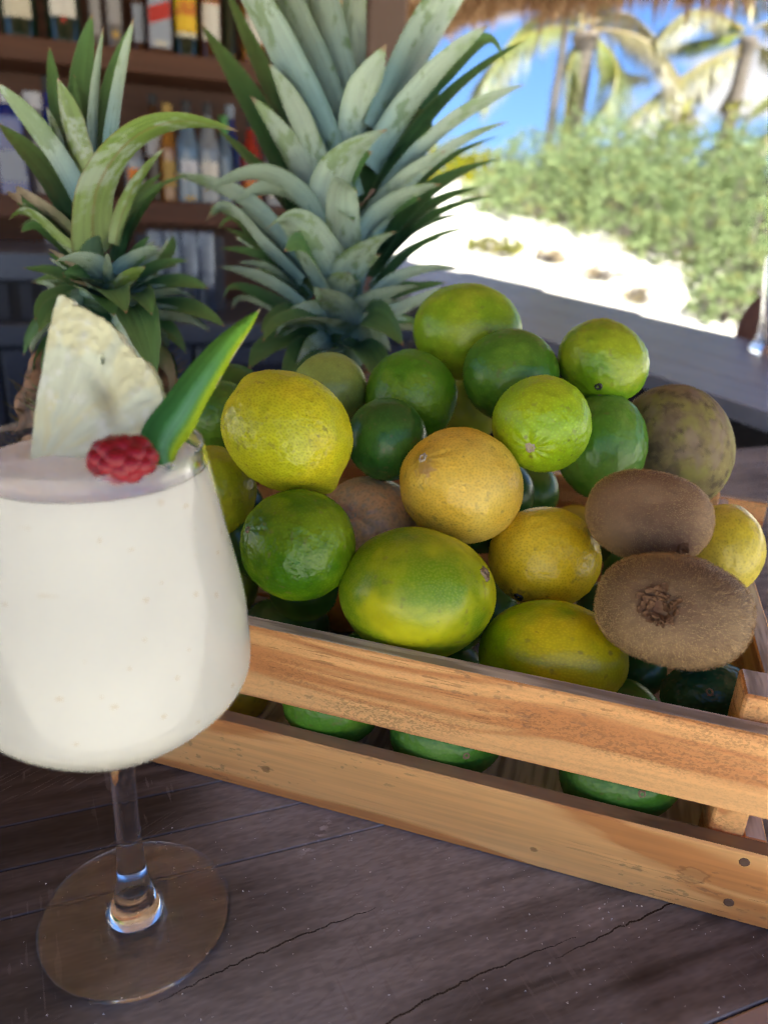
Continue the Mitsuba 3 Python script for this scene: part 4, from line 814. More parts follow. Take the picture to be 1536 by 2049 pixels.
def fringe(u0, w0, u1, w1, n, seed):
    g = np.random.default_rng(seed)
    V, F = [], []
    for k in range(n):
        s = g.random()
        clump = meshkit.noise(np.array([s * 34.0, seed, 0.5]))
        L = (0.10 + 0.34 * clump * g.random() ** 0.5) * (1 if g.random() > 0.04 else 1.5)
        x, y = u0 + (u1 - u0) * s + g.normal(0, 0.05), w0 + (w1 - w0) * s + g.normal(0, 0.05)
        top = np.array([x, y, eave(y) - 0.08 + g.normal(0, 0.05)])
        tip = top + np.array([g.normal(0, 0.05), g.normal(0, 0.05), -L])
        a = g.random() * np.pi
        wd = np.array([math.cos(a), math.sin(a), 0]) * (0.004 + 0.011 * g.random())
        b = len(V)
        V += [top - wd, top + wd, (top + tip) / 2 + wd * 0.8 + g.normal(0, 0.008, 3), (top + tip) / 2 - wd * 0.8, tip]
        F += [[b, b + 1, b + 2], [b, b + 2, b + 3], [b + 3, b + 2, b + 4]]
    return bar_to_world(np.array(V)), np.array(F)


V1, F1 = fringe(E1, W0, E1, W1, 6500, 5)
V2, F2 = fringe(E0, W0, E1, W0, 3000, 6)
key = add(t + '__fringe', (np.vstack([V1, V2]), np.vstack([F1, F2 + len(V1)])), 'thatch')
labels[key] = {'kind': 'stuff'}
for u, w in ((-0.4, 7.2), (-2.3, 7.2), (-2.3, 3.3)):
    add(t + '__post', moved(tube([(u, w, 0.0), (u, w, 1.5), (u, w, 2.75)], 0.08, 14), bar_to_world), 'trunk_bark', 40)

# back bar
D = 2.75
t = thing('back_bar', 'tall dark wooden back bar with two shelves of bottles', 'shelf')
add(t + '__back_panel', moved(box(-2.2, 0.96, 3.07, 3.10, 0.05, 2.75), bar_to_world), 'shelf_wood')
add(t + '__shelf', moved(box(-2.2, 0.96, D, 3.067, BAR + 0.645, BAR + 0.707, 0.003), bar_to_world), 'shelf_wood')
add(t + '__shelf', moved(box(-2.2, 0.96, D, 3.067, BAR + 0.215, BAR + 0.285, 0.003), bar_to_world), 'shelf_wood')
add(t + '__shelf', moved(box(-2.2, 0.96, D, 3.067, BAR + 1.13, BAR + 1.19, 0.003), bar_to_world), 'shelf_wood')
add(t + '__upright', moved(box(-1.25, -1.21, D + 0.01, 3.066, 0.05, 2.7, 0.003), bar_to_world), 'shelf_wood')
t = thing('post', 'square brown wooden post at the end of the bottle shelves', 'post')
put(t, moved(box(0.963, 1.096, 2.75, 2.885, 0.05, 3.2, 0.006), bar_to_world), 'pillar_wood')

t = thing('work_counter', 'low blue-grey steel work counter with drawer fronts behind the bar', 'counter')
add(t + '__worktop', moved(box(-2.2, 0.95, 2.2, 2.70, BAR - 0.075, BAR - 0.018, 0.004), bar_to_world), 'steel')
add(t + '__carcass', moved(box(-2.2, 0.95, 2.24, 2.70, 0.05, BAR - 0.0755), bar_to_world), 'dark_steel')
for k, (a, b) in enumerate([(-0.60, -0.21), (-0.20, -0.075), (-0.065, 0.285), (0.30, 0.62), (0.635, 0.94)]):
    p = add(t + '__door', moved(box(a, b, 2.215, 2.2395, 0.30, BAR - 0.085, 0.004), bar_to_world), 'steel')
    add(p + '__recess', moved(box(a + 0.05, b - 0.05, 2.2125, 2.2145, 0.36, BAR - 0.135, 0.0005), bar_to_world), 'dark_steel')
# steel unit with a dark opening, at the end of the work counter
t = thing('ice_bin', 'blue-grey steel bin with a dark ribbed front opening on the work counter', 'ice bin')
add(t + '__lid', moved(box(-0.55, -0.012, 2.21, 2.62, BAR + 0.086, BAR + 0.160, 0.006), bar_to_world), 'steel')
add(t + '__body', moved(box(-0.55, -0.03, 2.25, 2.62, BAR - 0.0175, BAR + 0.0855), bar_to_world), 'rubber')
for k in range(9):
    a = -0.54 + k * 0.057
    add(t + '__rib', moved(box(a, a + 0.03, 2.243, 2.2495, BAR - 0.012, BAR + 0.08, 0.001), bar_to_world), 'dark_steel')

# ------------------------------------------------------------------ bottles


def bottle(key, label, group, u, w, z, r, h, mat, neck=0.42, cap='paper_black', lab=None, square=False, shoulder=0.15, lab_h=(0.10, 0.55), cap_len=0.13, neck_r=0.012, fill=None, extra=None):
    t = thing(key, label, 'bottle', group)
    hb = h * (1 - neck)
    c = (0, 0, 0)
    if square:
        base = Polygon([(-r, -r), (r, -r), (r, r), (-r, r)]).buffer(-0.008).buffer(0.008)
        body = trimesh.creation.extrude_polygon(base, hb)
        sh = lathe([(r * 0.98, hb), (r * 0.7, hb + 0.25 * (h - hb)), (neck_r, hb + 0.5 * (h - hb)), (neck_r, h - cap_len * h), (0, h - cap_len * h)], 28)
        g = cat([body, sh])
        sm = 35
    else:
        g = lathe([(0, 0.0), (r * 0.93, 0.0), (r, 0.006), (r, hb - shoulder * h * 0.3), (r * 0.93, hb + 0.01 * h), (r * 0.55, hb + shoulder * h), (neck_r * 1.15, hb + shoulder * 1.6 * h), (neck_r, h - cap_len * h), (0, h - cap_len * h)], 32)
        sm = 50
    pos = lambda m: moved(m, lambda q: bar_to_world(q + np.array([u, w, z])))
    add(t + '__body', pos(g), mat, sm)
    add(t + '__cap', pos(lathe([(0, h - cap_len * h + 0.0004), (neck_r * 1.22, h - cap_len * h + 0.0004), (neck_r * 1.22, h - 0.002), (neck_r * 1.05, h), (0, h)], 20)), cap, 40)
    if fill:
        add(t + '__liquid', pos(lathe([(0, 0.004), (r - 0.003, 0.004), (r - 0.003, hb * 0.72), (0, hb * 0.72)], 28)), fill, 40)
    for lm, (a, b), span in (lab or []):
        b = min(b, 0.42 if group == LO else 0.52) if a > 0.08 else b
        span = span * 0.82
        if square:
            add(t + '__label', pos(box(-r * 0.92, r * 0.92, -r - 0.0006, -r + 0.0006, a * h, b * h)), lm)
        else:
            k = np.linspace(-math.pi / 2 - span, -math.pi / 2 + span, 15)
            rr = r + 0.0005
            vv = np.vstack([np.c_[rr * np.cos(k), rr * np.sin(k), np.full(15, a * h)], np.c_[rr * np.cos(k), rr * np.sin(k), np.full(15, b * h)]])
            i = np.arange(14)
            m = trimesh.Trimesh(vv, np.vstack([np.stack([i, i + 1, i + 16], 1), np.stack([i, i + 16, i + 15], 1)]), process=False)
            key2 = add(t + '__label', pos(m), lm + '_two' if lm + '_two' in scene else lm, True)
    if extra:
        extra(t, pos, r, h)
    return t


for k in [k for k in scene if k.startswith('paper_')]:
    if scene[k]['type'] != 'twosided':
        scene[k] = two(scene[k])


def jb_text(t, pos, r, h):
    m = meshkit.text_mesh('J&B', 0.034, 0.0006, bold=True)
    vv = np.array(m.vertices)
    vv[:, 0] -= (vv[:, 0].min() + vv[:, 0].max()) / 2
    s = vv[:, 0] * 0.80
    a = s / r - math.pi / 2
    rr = r + 0.0008 + vv[:, 2]
    m.vertices = np.c_[rr * np.cos(a), rr * np.sin(a), vv[:, 1] + 0.36 * h]
    add(t + '__lettering', pos(m), 'paper_red')


def slant_band(t, pos, r, h):
    m = box(-r * 0.9, r * 0.9, -r - 0.0012, -r - 0.0007, -0.022, 0.022)
    vv = np.array(m.vertices)
    vv[:, 2] += 0.36 * h + vv[:, 0] * 0.35
    m.vertices = vv
    add(t + '__band', pos(m), 'paper_red')
    m = box(-r * 0.55, r * 0.55, -r - 0.0012, -r - 0.0007, 0.075 * h, 0.105 * h)
    add(t + '__band', pos(m), 'paper_cream')


ZU, ZL = BAR + 0.7075, BAR + 0.2855
UP, LO = 'bottles on the upper shelf', 'bottles on the lower shelf'
bottle('bottle', 'dark green bottle with a big cream label, beside the white shield label', UP, -0.089, 2.82, ZU, 0.051, 0.30, 'bottle_dark_green', lab=[('paper_cream', (0.16, 0.62), 0.95)])
bottle('bottle', 'squat dark bottle with a white shield label and a red seal at its point', UP, 0.032, 2.82, ZU, 0.049, 0.29, 'bottle_dark_green', lab=[('paper_white', (0.22, 0.62), 0.95), ('paper_red', (0.17, 0.215), 0.14)])
bottle('bottle', 'slim grey bottle behind the pale leaf tip, beside the white shield label', UP, 0.122, 2.84, ZU, 0.020, 0.29, 'bottle_grey', lab=[('paper_grey', (0.12, 0.5), 1.0)])
bottle('bottle', 'grey bottle with a pale label and a gold spot low on it', UP, 0.176, 2.83, ZU, 0.025, 0.30, 'bottle_grey', lab=[('paper_grey', (0.22, 0.6), 1.0), ('paper_gold', (0.10, 0.16), 0.5)])
bottle('bottle', 'narrow brown bottle with a blue-grey label, just before the square red-banded bottle', UP, 0.247, 2.84, ZU, 0.022, 0.28, 'bottle_brown', lab=[('paper_blue_grey', (0.10, 0.46), 1.0)])
bottle('bottle', 'square whisky bottle with a blue-grey label crossed by a slanted red band', UP, 0.305, 2.82, ZU, 0.035, 0.30, 'bottle_brown', square=True, lab=[('paper_blue_grey', (0.05, 0.52), 1)], extra=slant_band)
bottle('bottle', 'green bottle with a bright yellow label and red letters', UP, 0.384, 2.82, ZU, 0.038, 0.31, 'bottle_dark_green', lab=[('paper_yellow', (0.21, 0.62), 1.15), ('paper_cream', (0.165, 0.205), 1.15)], extra=jb_text)
bottle('bottle', 'brown bottle with a white label topped in orange, next to the yellow label', UP, 0.461, 2.82, ZU + 0.0, 0.033, 0.30, 'bottle_brown', lab=[('paper_white', (0.17, 0.50), 1.05), ('paper_orange', (0.505, 0.56), 1.05)])
bottle('bottle', 'thin dark green bottle with a gold foot band at the pineapple leaves', UP, 0.521, 2.83, ZU, 0.020, 0.29, 'bottle_dark_green', lab=[('paper_gold', (0.03, 0.07), 1.0)])
for k, (u, m, c) in enumerate([(0.60, 'bottle_amber', 'paper_white'), (0.70, 'bottle_brown', 'paper_cream'), (0.80, 'bottle_dark_green', 'paper_red')]):
    bottle('bottle', ('amber bottle', 'brown bottle', 'green bottle')[k] + ' mostly hidden by the tall pineapple leaves on the upper shelf', UP, u, 2.84, ZU, 0.036, 0.30, m, lab=[(c, (0.2, 0.55), 0.9)])
bottle('bottle', 'deep blue square bottle beside the big silver cap', LO, -0.150, 2.80, ZL, 0.040, 0.285, 'bottle_blue', square=True, neck=0.25, cap='paper_silver', lab=[('paper_blue_grey', (0.12, 0.55), 1)])
bottle('bottle', 'dark glass bottle with a big silver cap on the lower shelf', LO, -0.078, 2.86, ZL, 0.036, 0.29, 'bottle_grey', cap='paper_silver', neck_r=0.022, cap_len=0.16)
bottle('bottle', 'tall slender blue bottle behind the small pineapple crown', LO, -0.034, 2.93, ZL, 0.034, 0.345, 'bottle_blue', cap='paper_black')
bottle('bottle', 'clear bottle with a red label behind the small pineapple leaves', LO, 0.10, 2.86, ZL, 0.036, 0.29, 'bottle_clear_white', lab=[('paper_red', (0.2, 0.5), 0.9)])
bottle('bottle', 'short bottle with an orange label and red cap on the lower shelf', LO, 0.205, 2.80, ZL, 0.030, 0.22, 'bottle_clear_white', cap='paper_red', lab=[('paper_orange', (0.25, 0.52), 1.0)])
bottle('bottle', 'dark bottle with a long black-topped neck on the lower shelf', LO, 0.281, 2.90, ZL, 0.034, 0.32, 'bottle_brown', cap='paper_black', cap_len=0.10, lab=[('paper_silver', (0.66, 0.80), 1.2)])
bottle('bottle', 'golden bottle with a pale gold neck on the lower shelf', LO, 0.318, 2.83, ZL, 0.030, 0.29, 'bottle_amber', cap='paper_gold', cap_len=0.22, lab=[('paper_gold', (0.15, 0.5), 1.0)])
bottle('bottle', 'clear black-capped bottle with a gold base next to the golden bottle', LO, 0.374, 2.80, ZL, 0.036, 0.30, 'bottle_pale_blue', cap='paper_black', lab=[('paper_silver', (0.22, 0.58), 1.0), ('paper_gold', (0.02, 0.06), 0.6)])
bottle('bottle', 'clear bottle with a black cap and white label beside the green-capped one', LO, 0.440, 2.80, ZL, 0.036, 0.30, 'bottle_clear_white', cap='paper_black', lab=[('paper_white', (0.2, 0.56), 1.0)])
bottle('bottle', 'clear bottle with a bright green cap on the lower shelf', LO, 0.498, 2.84, ZL, 0.030, 0.27, 'bottle_pale_blue', cap='paper_green', cap_len=0.24)
bottle('bottle', 'blue-capped bottle seen between the tall green leaves', LO, 0.535, 2.92, ZL, 0.030, 0.31, 'bottle_blue', cap='paper_blue_grey')
bottle('bottle', 'bottle with a red and orange label behind the dark pineapple leaves', LO, 0.585, 2.82, ZL, 0.034, 0.27, 'bottle_red', lab=[('paper_red', (0.3, 0.62), 1.0), ('paper_orange', (0.1, 0.28), 1.0)])
bottle('bottle', 'white-labelled bottle glimpsed at the foot of the tall leaves', LO, 0.665, 2.82, ZL, 0.034, 0.29, 'bottle_clear_white', lab=[('paper_white', (0.1, 0.5), 1.0)])

# upturned tumblers stacked on the work counter
GZ = BAR - 0.0177
n_g = 0
for lay in range(2):
    for row in range(2):
        for k in range(4):
            u, w, z = 0.205 + k * 0.047 + row * 0.012, 2.30 + row * 0.055, GZ + lay * 0.1185
            n_g += 1
            kt = thing('tumbler', 'clear upturned tumbler in the stack on the steel work counter', 'drinking glass', 'stacked tumblers')
            m = lathe([(0.0225, 0.0), (0.0195, 0.112), (0.017, 0.1175), (0, 0.1175)], 24)
            put(kt, moved(m, lambda q: bar_to_world(q + np.array([u, w, z]))), 'tumbler_glass', 50)
t = thing('tray', 'dark steel tray leaning behind the stacked tumblers', 'tray')
put(t, moved(box(0.17, 0.42, 2.44, 2.452, GZ, BAR + 0.20, 0.003), bar_to_world), 'dark_steel')
t = thing('carton', 'small pale blue carton standing behind the steel bin', 'carton')
put(t, moved(box(-0.075, -0.005, 2.64, 2.69, GZ, BAR + 0.245, 0.003), bar_to_world), 'paper_blue_grey')

# ------------------------------------------------------------------ stool and tall glass by the far counter
t = thing('bar_stool', 'brown bar stool with a rounded backrest at the far counter', 'bar stool')
SX, SY = 1.285, 2.47
rb = trimesh.creation.icosphere(4)
rb.apply_scale([1, 1, 1])
vv = np.array(rb.vertices)
vv = np.sign(vv) * np.abs(vv) ** np.array([1.0, 0.6, 1.0])
bv = np.c_[vv[:, 0] * 0.19, vv[:, 1] * 0.016 + 0.05 * vv[:, 0] ** 2, vv[:, 2] * 0.185]
add(t + '__backrest', trimesh.Trimesh(bv + [SX, SY, 1.095], rb.faces, process=False), 'stool_wood', True)
add(t + '__seat', moved(box(-0.18, 0.18, -0.17, 0.17, 0.72, 0.755, 0.01), lambda q: q + np.array([SX, SY + 0.17, 0])), 'stool_wood')
for a in (-1, 1):
    for b in (-1, 1):
        z0 = float(hgt(SX, SY))
        add(t + '__leg', tube([(SX + a * 0.15, SY + 0.17 + b * 0.14, z0), (SX + a * 0.15, SY + 0.17 + b * 0.14, 0.72)], 0.016, 10), 'stool_wood', 40)
    add(t + '__back_post', tube([(SX + a * 0.13, SY + 0.03, 0.70), (SX + a * 0.12, SY + 0.012, 1.0)], 0.012, 10), 'stool_wood', 40)
M['stool_wood'] = principled((0.105, 0.042, 0.028), 0.5)

t = thing('tall_glass', 'tall clear glass with a heavy foot standing on the far counter', 'drinking glass')
gp = np.array([1.0107, 2.0608, BAR + 0.0006])
outer = [(0.0, 0.0), (0.064, 0.0), (0.067, 0.004), (0.066, 0.012), (0.058, 0.022), (0.051, 0.05), (0.054, 0.09), (0.063, 0.15), (0.074, 0.24), (0.0745, 0.2415), (0.0715, 0.2415), (0.0605, 0.15), (0.0515, 0.09), (0.047, 0.05), (0.045, 0.034), (0.0, 0.030)]
put(t, lathe(outer, 48, gp), 'clear_glass', 40)

# ------------------------------------------------------------------ fruit crate
SL, SR, NB = -0.225, 0.2003, 0.3405
TK = 0.0107
t = thing('fruit_crate', 'slatted pine crate heaped with citrus fruit and kiwis', 'crate')


def slat(key, b, mat, bev=0.0009):
    m = box(*b, bev)
    return add(t + '__' + key, moved(m, crate_to_world), mat)


slat('slat', (SL - 0.012, SR + 0.03, 0, TK, 0.0657, 0.1110), 'slat_wood_rough')
slat('slat', (SL - 0.012, SR + 0.03, 0, TK, 0.0004, 0.0446), 'slat_wood')
slat('slat', (SL - 0.012, SR + 0.03, NB - TK, NB, 0.0657, 0.1110), 'slat_wood_rough')
slat('slat', (SL - 0.012, SR + 0.03, NB - TK, NB, 0.0004, 0.0446), 'slat_wood')
for a in (SL, SR - TK):
    slat('end_slat', (a, a + TK, TK + 0.0003, NB - TK - 0.0003, 0.0650, 0.1105), 'slat_wood_end')
    slat('end_slat', (a, a + TK, TK + 0.0003, NB - TK - 0.0003, 0.0004, 0.0440), 'slat_wood_end')
for a in (SL + TK + 0.0003, SR - TK - 0.0163):
    for b in (TK + 0.0003, NB - TK - 0.0243):
        slat('corner_post', (a, a + 0.016, b, b + 0.024, 0.0105, 0.1235), 'slat_wood_end', 0.0012)
for k in range(5):
    b = TK + 0.001 + k * 0.0642
    slat('base_board', (SL + TK + 0.0006, SR - TK - 0.0006, b, b + 0.060, 0.0006, 0.0100), 'slat_wood_end')
for s, z in ((0.1895, 0.0385), (0.1880, 0.0115), (0.1935, 0.0905)):
    m = lathe([(0.0025, -0.0002), (0.0025, 0.0002), (0.0019, 0.0005), (0.0012, 0.0003), (0, 0.0002)], 16)
    m.apply_transform(trimesh.transformations.rotation_matrix(math.pi / 2, [1, 0, 0]))
    add(t + '__nail', moved(m, lambda q: crate_to_world(q + np.array([s, 0, z]))), 'nail_iron', 40)

# ------------------------------------------------------------------ fruit
ICO = {k: trimesh.creation.icosphere(k) for k in (2, 3, 4, 5, 6)}


def fib(n):
    i = np.arange(n) + 0.5
    ph = np.arccos(1 - 2 * i / n)
    th = np.pi * (1 + 5 ** 0.5) * i
    return np.stack([np.cos(th) * np.sin(ph), np.sin(th) * np.sin(ph), np.cos(ph)], 1)


LOOK = {  # name: (label, colour, second colour, share of the second, detail level, rough pores)
 'big_lemon': ('large greenish-yellow lemon leaning over the glass side of the heap', (0.52, 0.53, 0.014), (0.62, 0.54, 0.016), 0.35, 6, 'lemon', 'lemon'),
 'lime_l1': ('dark green lime half hidden between the garnish leaf and the large greenish lemon', (0.045, 0.14, 0.015), (0.12, 0.24, 0.02), 0.4, 5, 'lime', 'lime'),
 'lime_l2': ('yellow-green lime half behind the glass bowl, under the large greenish lemon', (0.30, 0.34, 0.015), (0.40, 0.38, 0.02), 0.4, 5, 'lime', 'lime'),
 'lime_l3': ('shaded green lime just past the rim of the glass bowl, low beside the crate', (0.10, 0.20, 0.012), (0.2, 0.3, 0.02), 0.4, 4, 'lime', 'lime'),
 'mandarin_front': ('round mottled green mandarin below the large greenish lemon', (0.045, 0.140, 0.003), (0.15, 0.24, 0.006), 0.42, 6, 'lime', 'mandarin'),
 'tan_citrus': ('pinkish tan citrus with a pale stem scar, deep in the middle of the heap', (0.72, 0.43, 0.20), (0.74, 0.52, 0.26), 0.4, 5, 'lemon', 'orange'),
 'orange_low': ('dull orange fruit peeping out below the mottled mandarin', (0.38, 0.15, 0.02), (0.45, 0.25, 0.03), 0.4, 4, 'lemon', 'orange'),
 'big_green': ('biggest green-yellow orange resting on the middle of the front slat', (0.14, 0.255, 0.004), (0.46, 0.46, 0.008), 0.30, 6, 'dots', 'orange'),
 'dark_lime': ('smooth dark green lime between the greenish lemon and the warm yellow lemon', (0.020, 0.095, 0.014), (0.05, 0.15, 0.02), 0.4, 5, 'smooth', 'lime'),
 'lime_mid': ('bumpy bright green lime in the middle of the heap, behind the smooth dark lime', (0.065, 0.21, 0.008), (0.16, 0.30, 0.02), 0.35, 6, 'lime', 'lime'),
 'tan_lime': ('pale lime with a tan scuffed top below the big pineapple crown', (0.24, 0.31, 0.06), (0.48, 0.42, 0.17), 0.0, 5, 'smooth', 'lime'),
 'big_back': ('large yellow-green orange at the top of the heap beside the pineapple leaves', (0.19, 0.33, 0.010), (0.32, 0.40, 0.02), 0.30, 5, 'smooth', 'orange'),
 'lime_b1': ('dark green lime in front of the topmost large orange', (0.050, 0.16, 0.012), (0.12, 0.24, 0.02), 0.35, 5, 'lime', 'lime'),
 'lime_star': ('pale green lime whose star-creased stem end faces out', (0.26, 0.42, 0.010), (0.35, 0.46, 0.012), 0.35, 6, 'lime', 'lime'),
 'lime_tr': ('yellow-mottled green lime at the top of the heap by the dark gap in the bar', (0.12, 0.245, 0.008), (0.27, 0.35, 0.015), 0.38, 5, 'lime', 'lime'),
 'lime_r': ('green lime with a reddish scar, leaning on the passion fruit', (0.065, 0.19, 0.015), (0.14, 0.26, 0.04), 0.4, 5, 'lime', 'lime'),
 'passion': ('large brown and olive mottled passion fruit behind the kiwis', (0.25, 0.20, 0.075), (0.185, 0.130, 0.078), 0.55, 5, 'smooth', 'passion fruit'),
 'lemon_stem': ('warm yellow lemon with a scarred stem button facing out', (0.80, 0.50, 0.050), (0.82, 0.57, 0.09), 0.4, 6, 'lemon', 'lemon'),
 'lemon_navel': ('bright yellow lemon with a black blossom end pointing down', (0.76, 0.54, 0.014), (0.80, 0.60, 0.04), 0.4, 6, 'lemon', 'lemon'),
 'orange_front': ('green and yellow orange sitting behind the front slat, next to the fuzzy kiwi', (0.23, 0.36, 0.006), (0.55, 0.46, 0.008), 0.38, 6, 'smooth', 'orange'),
 'kiwi_up': ('smoother brown kiwi tucked behind the fuzzy kiwi', (0.19, 0.105, 0.055), (0.26, 0.16, 0.085), 0.4, 5, 'kiwi', 'kiwi'),
 'kiwi_low': ('fuzzy brown kiwi with its stem crown facing out', (0.155, 0.093, 0.050), (0.21, 0.135, 0.07), 0.4, 6, 'kiwi', 'kiwi'),
 'lemon_r': ('yellow lemon at the end of the crate, half behind the smoother kiwi', (0.70, 0.55, 0.04), (0.74, 0.58, 0.08), 0.4, 5, 'lemon', 'lemon'),
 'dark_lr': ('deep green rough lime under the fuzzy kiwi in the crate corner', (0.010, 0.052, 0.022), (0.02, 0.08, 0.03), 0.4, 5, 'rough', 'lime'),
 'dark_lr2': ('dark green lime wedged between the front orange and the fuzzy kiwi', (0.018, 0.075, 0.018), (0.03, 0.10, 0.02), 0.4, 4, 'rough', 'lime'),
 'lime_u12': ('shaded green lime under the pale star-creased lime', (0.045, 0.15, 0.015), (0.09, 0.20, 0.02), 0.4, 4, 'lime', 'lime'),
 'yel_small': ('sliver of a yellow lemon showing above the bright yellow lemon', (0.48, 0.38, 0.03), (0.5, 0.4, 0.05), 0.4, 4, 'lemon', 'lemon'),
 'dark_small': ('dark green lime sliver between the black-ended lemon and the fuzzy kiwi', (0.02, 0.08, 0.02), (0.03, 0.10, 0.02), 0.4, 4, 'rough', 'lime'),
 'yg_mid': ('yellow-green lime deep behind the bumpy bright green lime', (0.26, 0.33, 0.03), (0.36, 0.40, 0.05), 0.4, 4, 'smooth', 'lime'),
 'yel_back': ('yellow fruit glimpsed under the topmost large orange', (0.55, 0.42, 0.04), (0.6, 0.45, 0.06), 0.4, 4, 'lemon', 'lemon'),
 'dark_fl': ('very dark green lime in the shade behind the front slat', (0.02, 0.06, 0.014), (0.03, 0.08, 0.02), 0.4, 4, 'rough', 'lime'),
 'yg_small': ('small yellow-green fruit peeping out behind the large greenish lemon', (0.36, 0.40, 0.04), (0.4, 0.43, 0.06), 0.4, 4, 'smooth', 'lime'),
 'gap_yellow': ('yellow lemon seen through the crate gap beside the glass bowl', (0.55, 0.40, 0.02), (0.6, 0.44, 0.04), 0.4, 4, 'lemon', 'lemon'),
 'gap_l1': ('first green lime behind the slat gap, counted from the glass', (0.075, 0.21, 0.016), (0.14, 0.28, 0.03), 0.4, 5, 'lime', 'lime'),
 'gap_l2': ('middle green lime of the three behind the slat gap', (0.050, 0.17, 0.018), (0.10, 0.24, 0.03), 0.4, 5, 'lime', 'lime'),
 'gap_l3': ('green lime behind the slat gap nearest the corner post', (0.045, 0.15, 0.016), (0.10, 0.22, 0.03), 0.4, 5, 'lime', 'lime'),
}
KEYNAME = {'passion fruit': 'passion_fruit'}


def rot_to(zdir):
    z = np.asarray(zdir, float) / np.linalg.norm(zdir)
    x = np.cross([0.3, 0.9, 0.2], z)
    x /= np.linalg.norm(x)
    return np.stack([x, np.cross(z, x), z], 1)


def button(key, pos, nrm, r, mat, seed, calyx=False):
    """The dried stem end: a small ragged raised disc with a hollow."""
    g = np.random.default_rng(seed)
    a = np.arange(18) / 18 * 2 * np.pi
    rag = 1 + g.normal(0, 0.14 if calyx else 0.08, 18)
    prof = [(1.0, -0.25, 1), (1.02, 0.10, 1), (0.80, 0.34, 1), (0.58, 0.36, 0.6), (0.42, 0.16, 0.4), (0.0, 0.12, 0)]
    R = rot_to(nrm)
    v = []
    for q, h, k in prof:
        rr = r * q * (1 + (rag - 1) * k)
        v.append(np.stack([rr * np.cos(a), rr * np.sin(a), r * h * (1 + g.normal(0, 0.12, 18))], 1))
    v = np.vstack(v) @ R.T + pos
    i, j = np.arange(18), (np.arange(18) + 1) % 18
    f = []
    for k in range(5):
        f += [np.stack([k * 18 + i, k * 18 + j, (k + 1) * 18 + j], 1), np.stack([k * 18 + i, (k + 1) * 18 + j, (k + 1) * 18 + i], 1)]
    return add(key, (v, np.vstack(f)), mat, smooth=35)


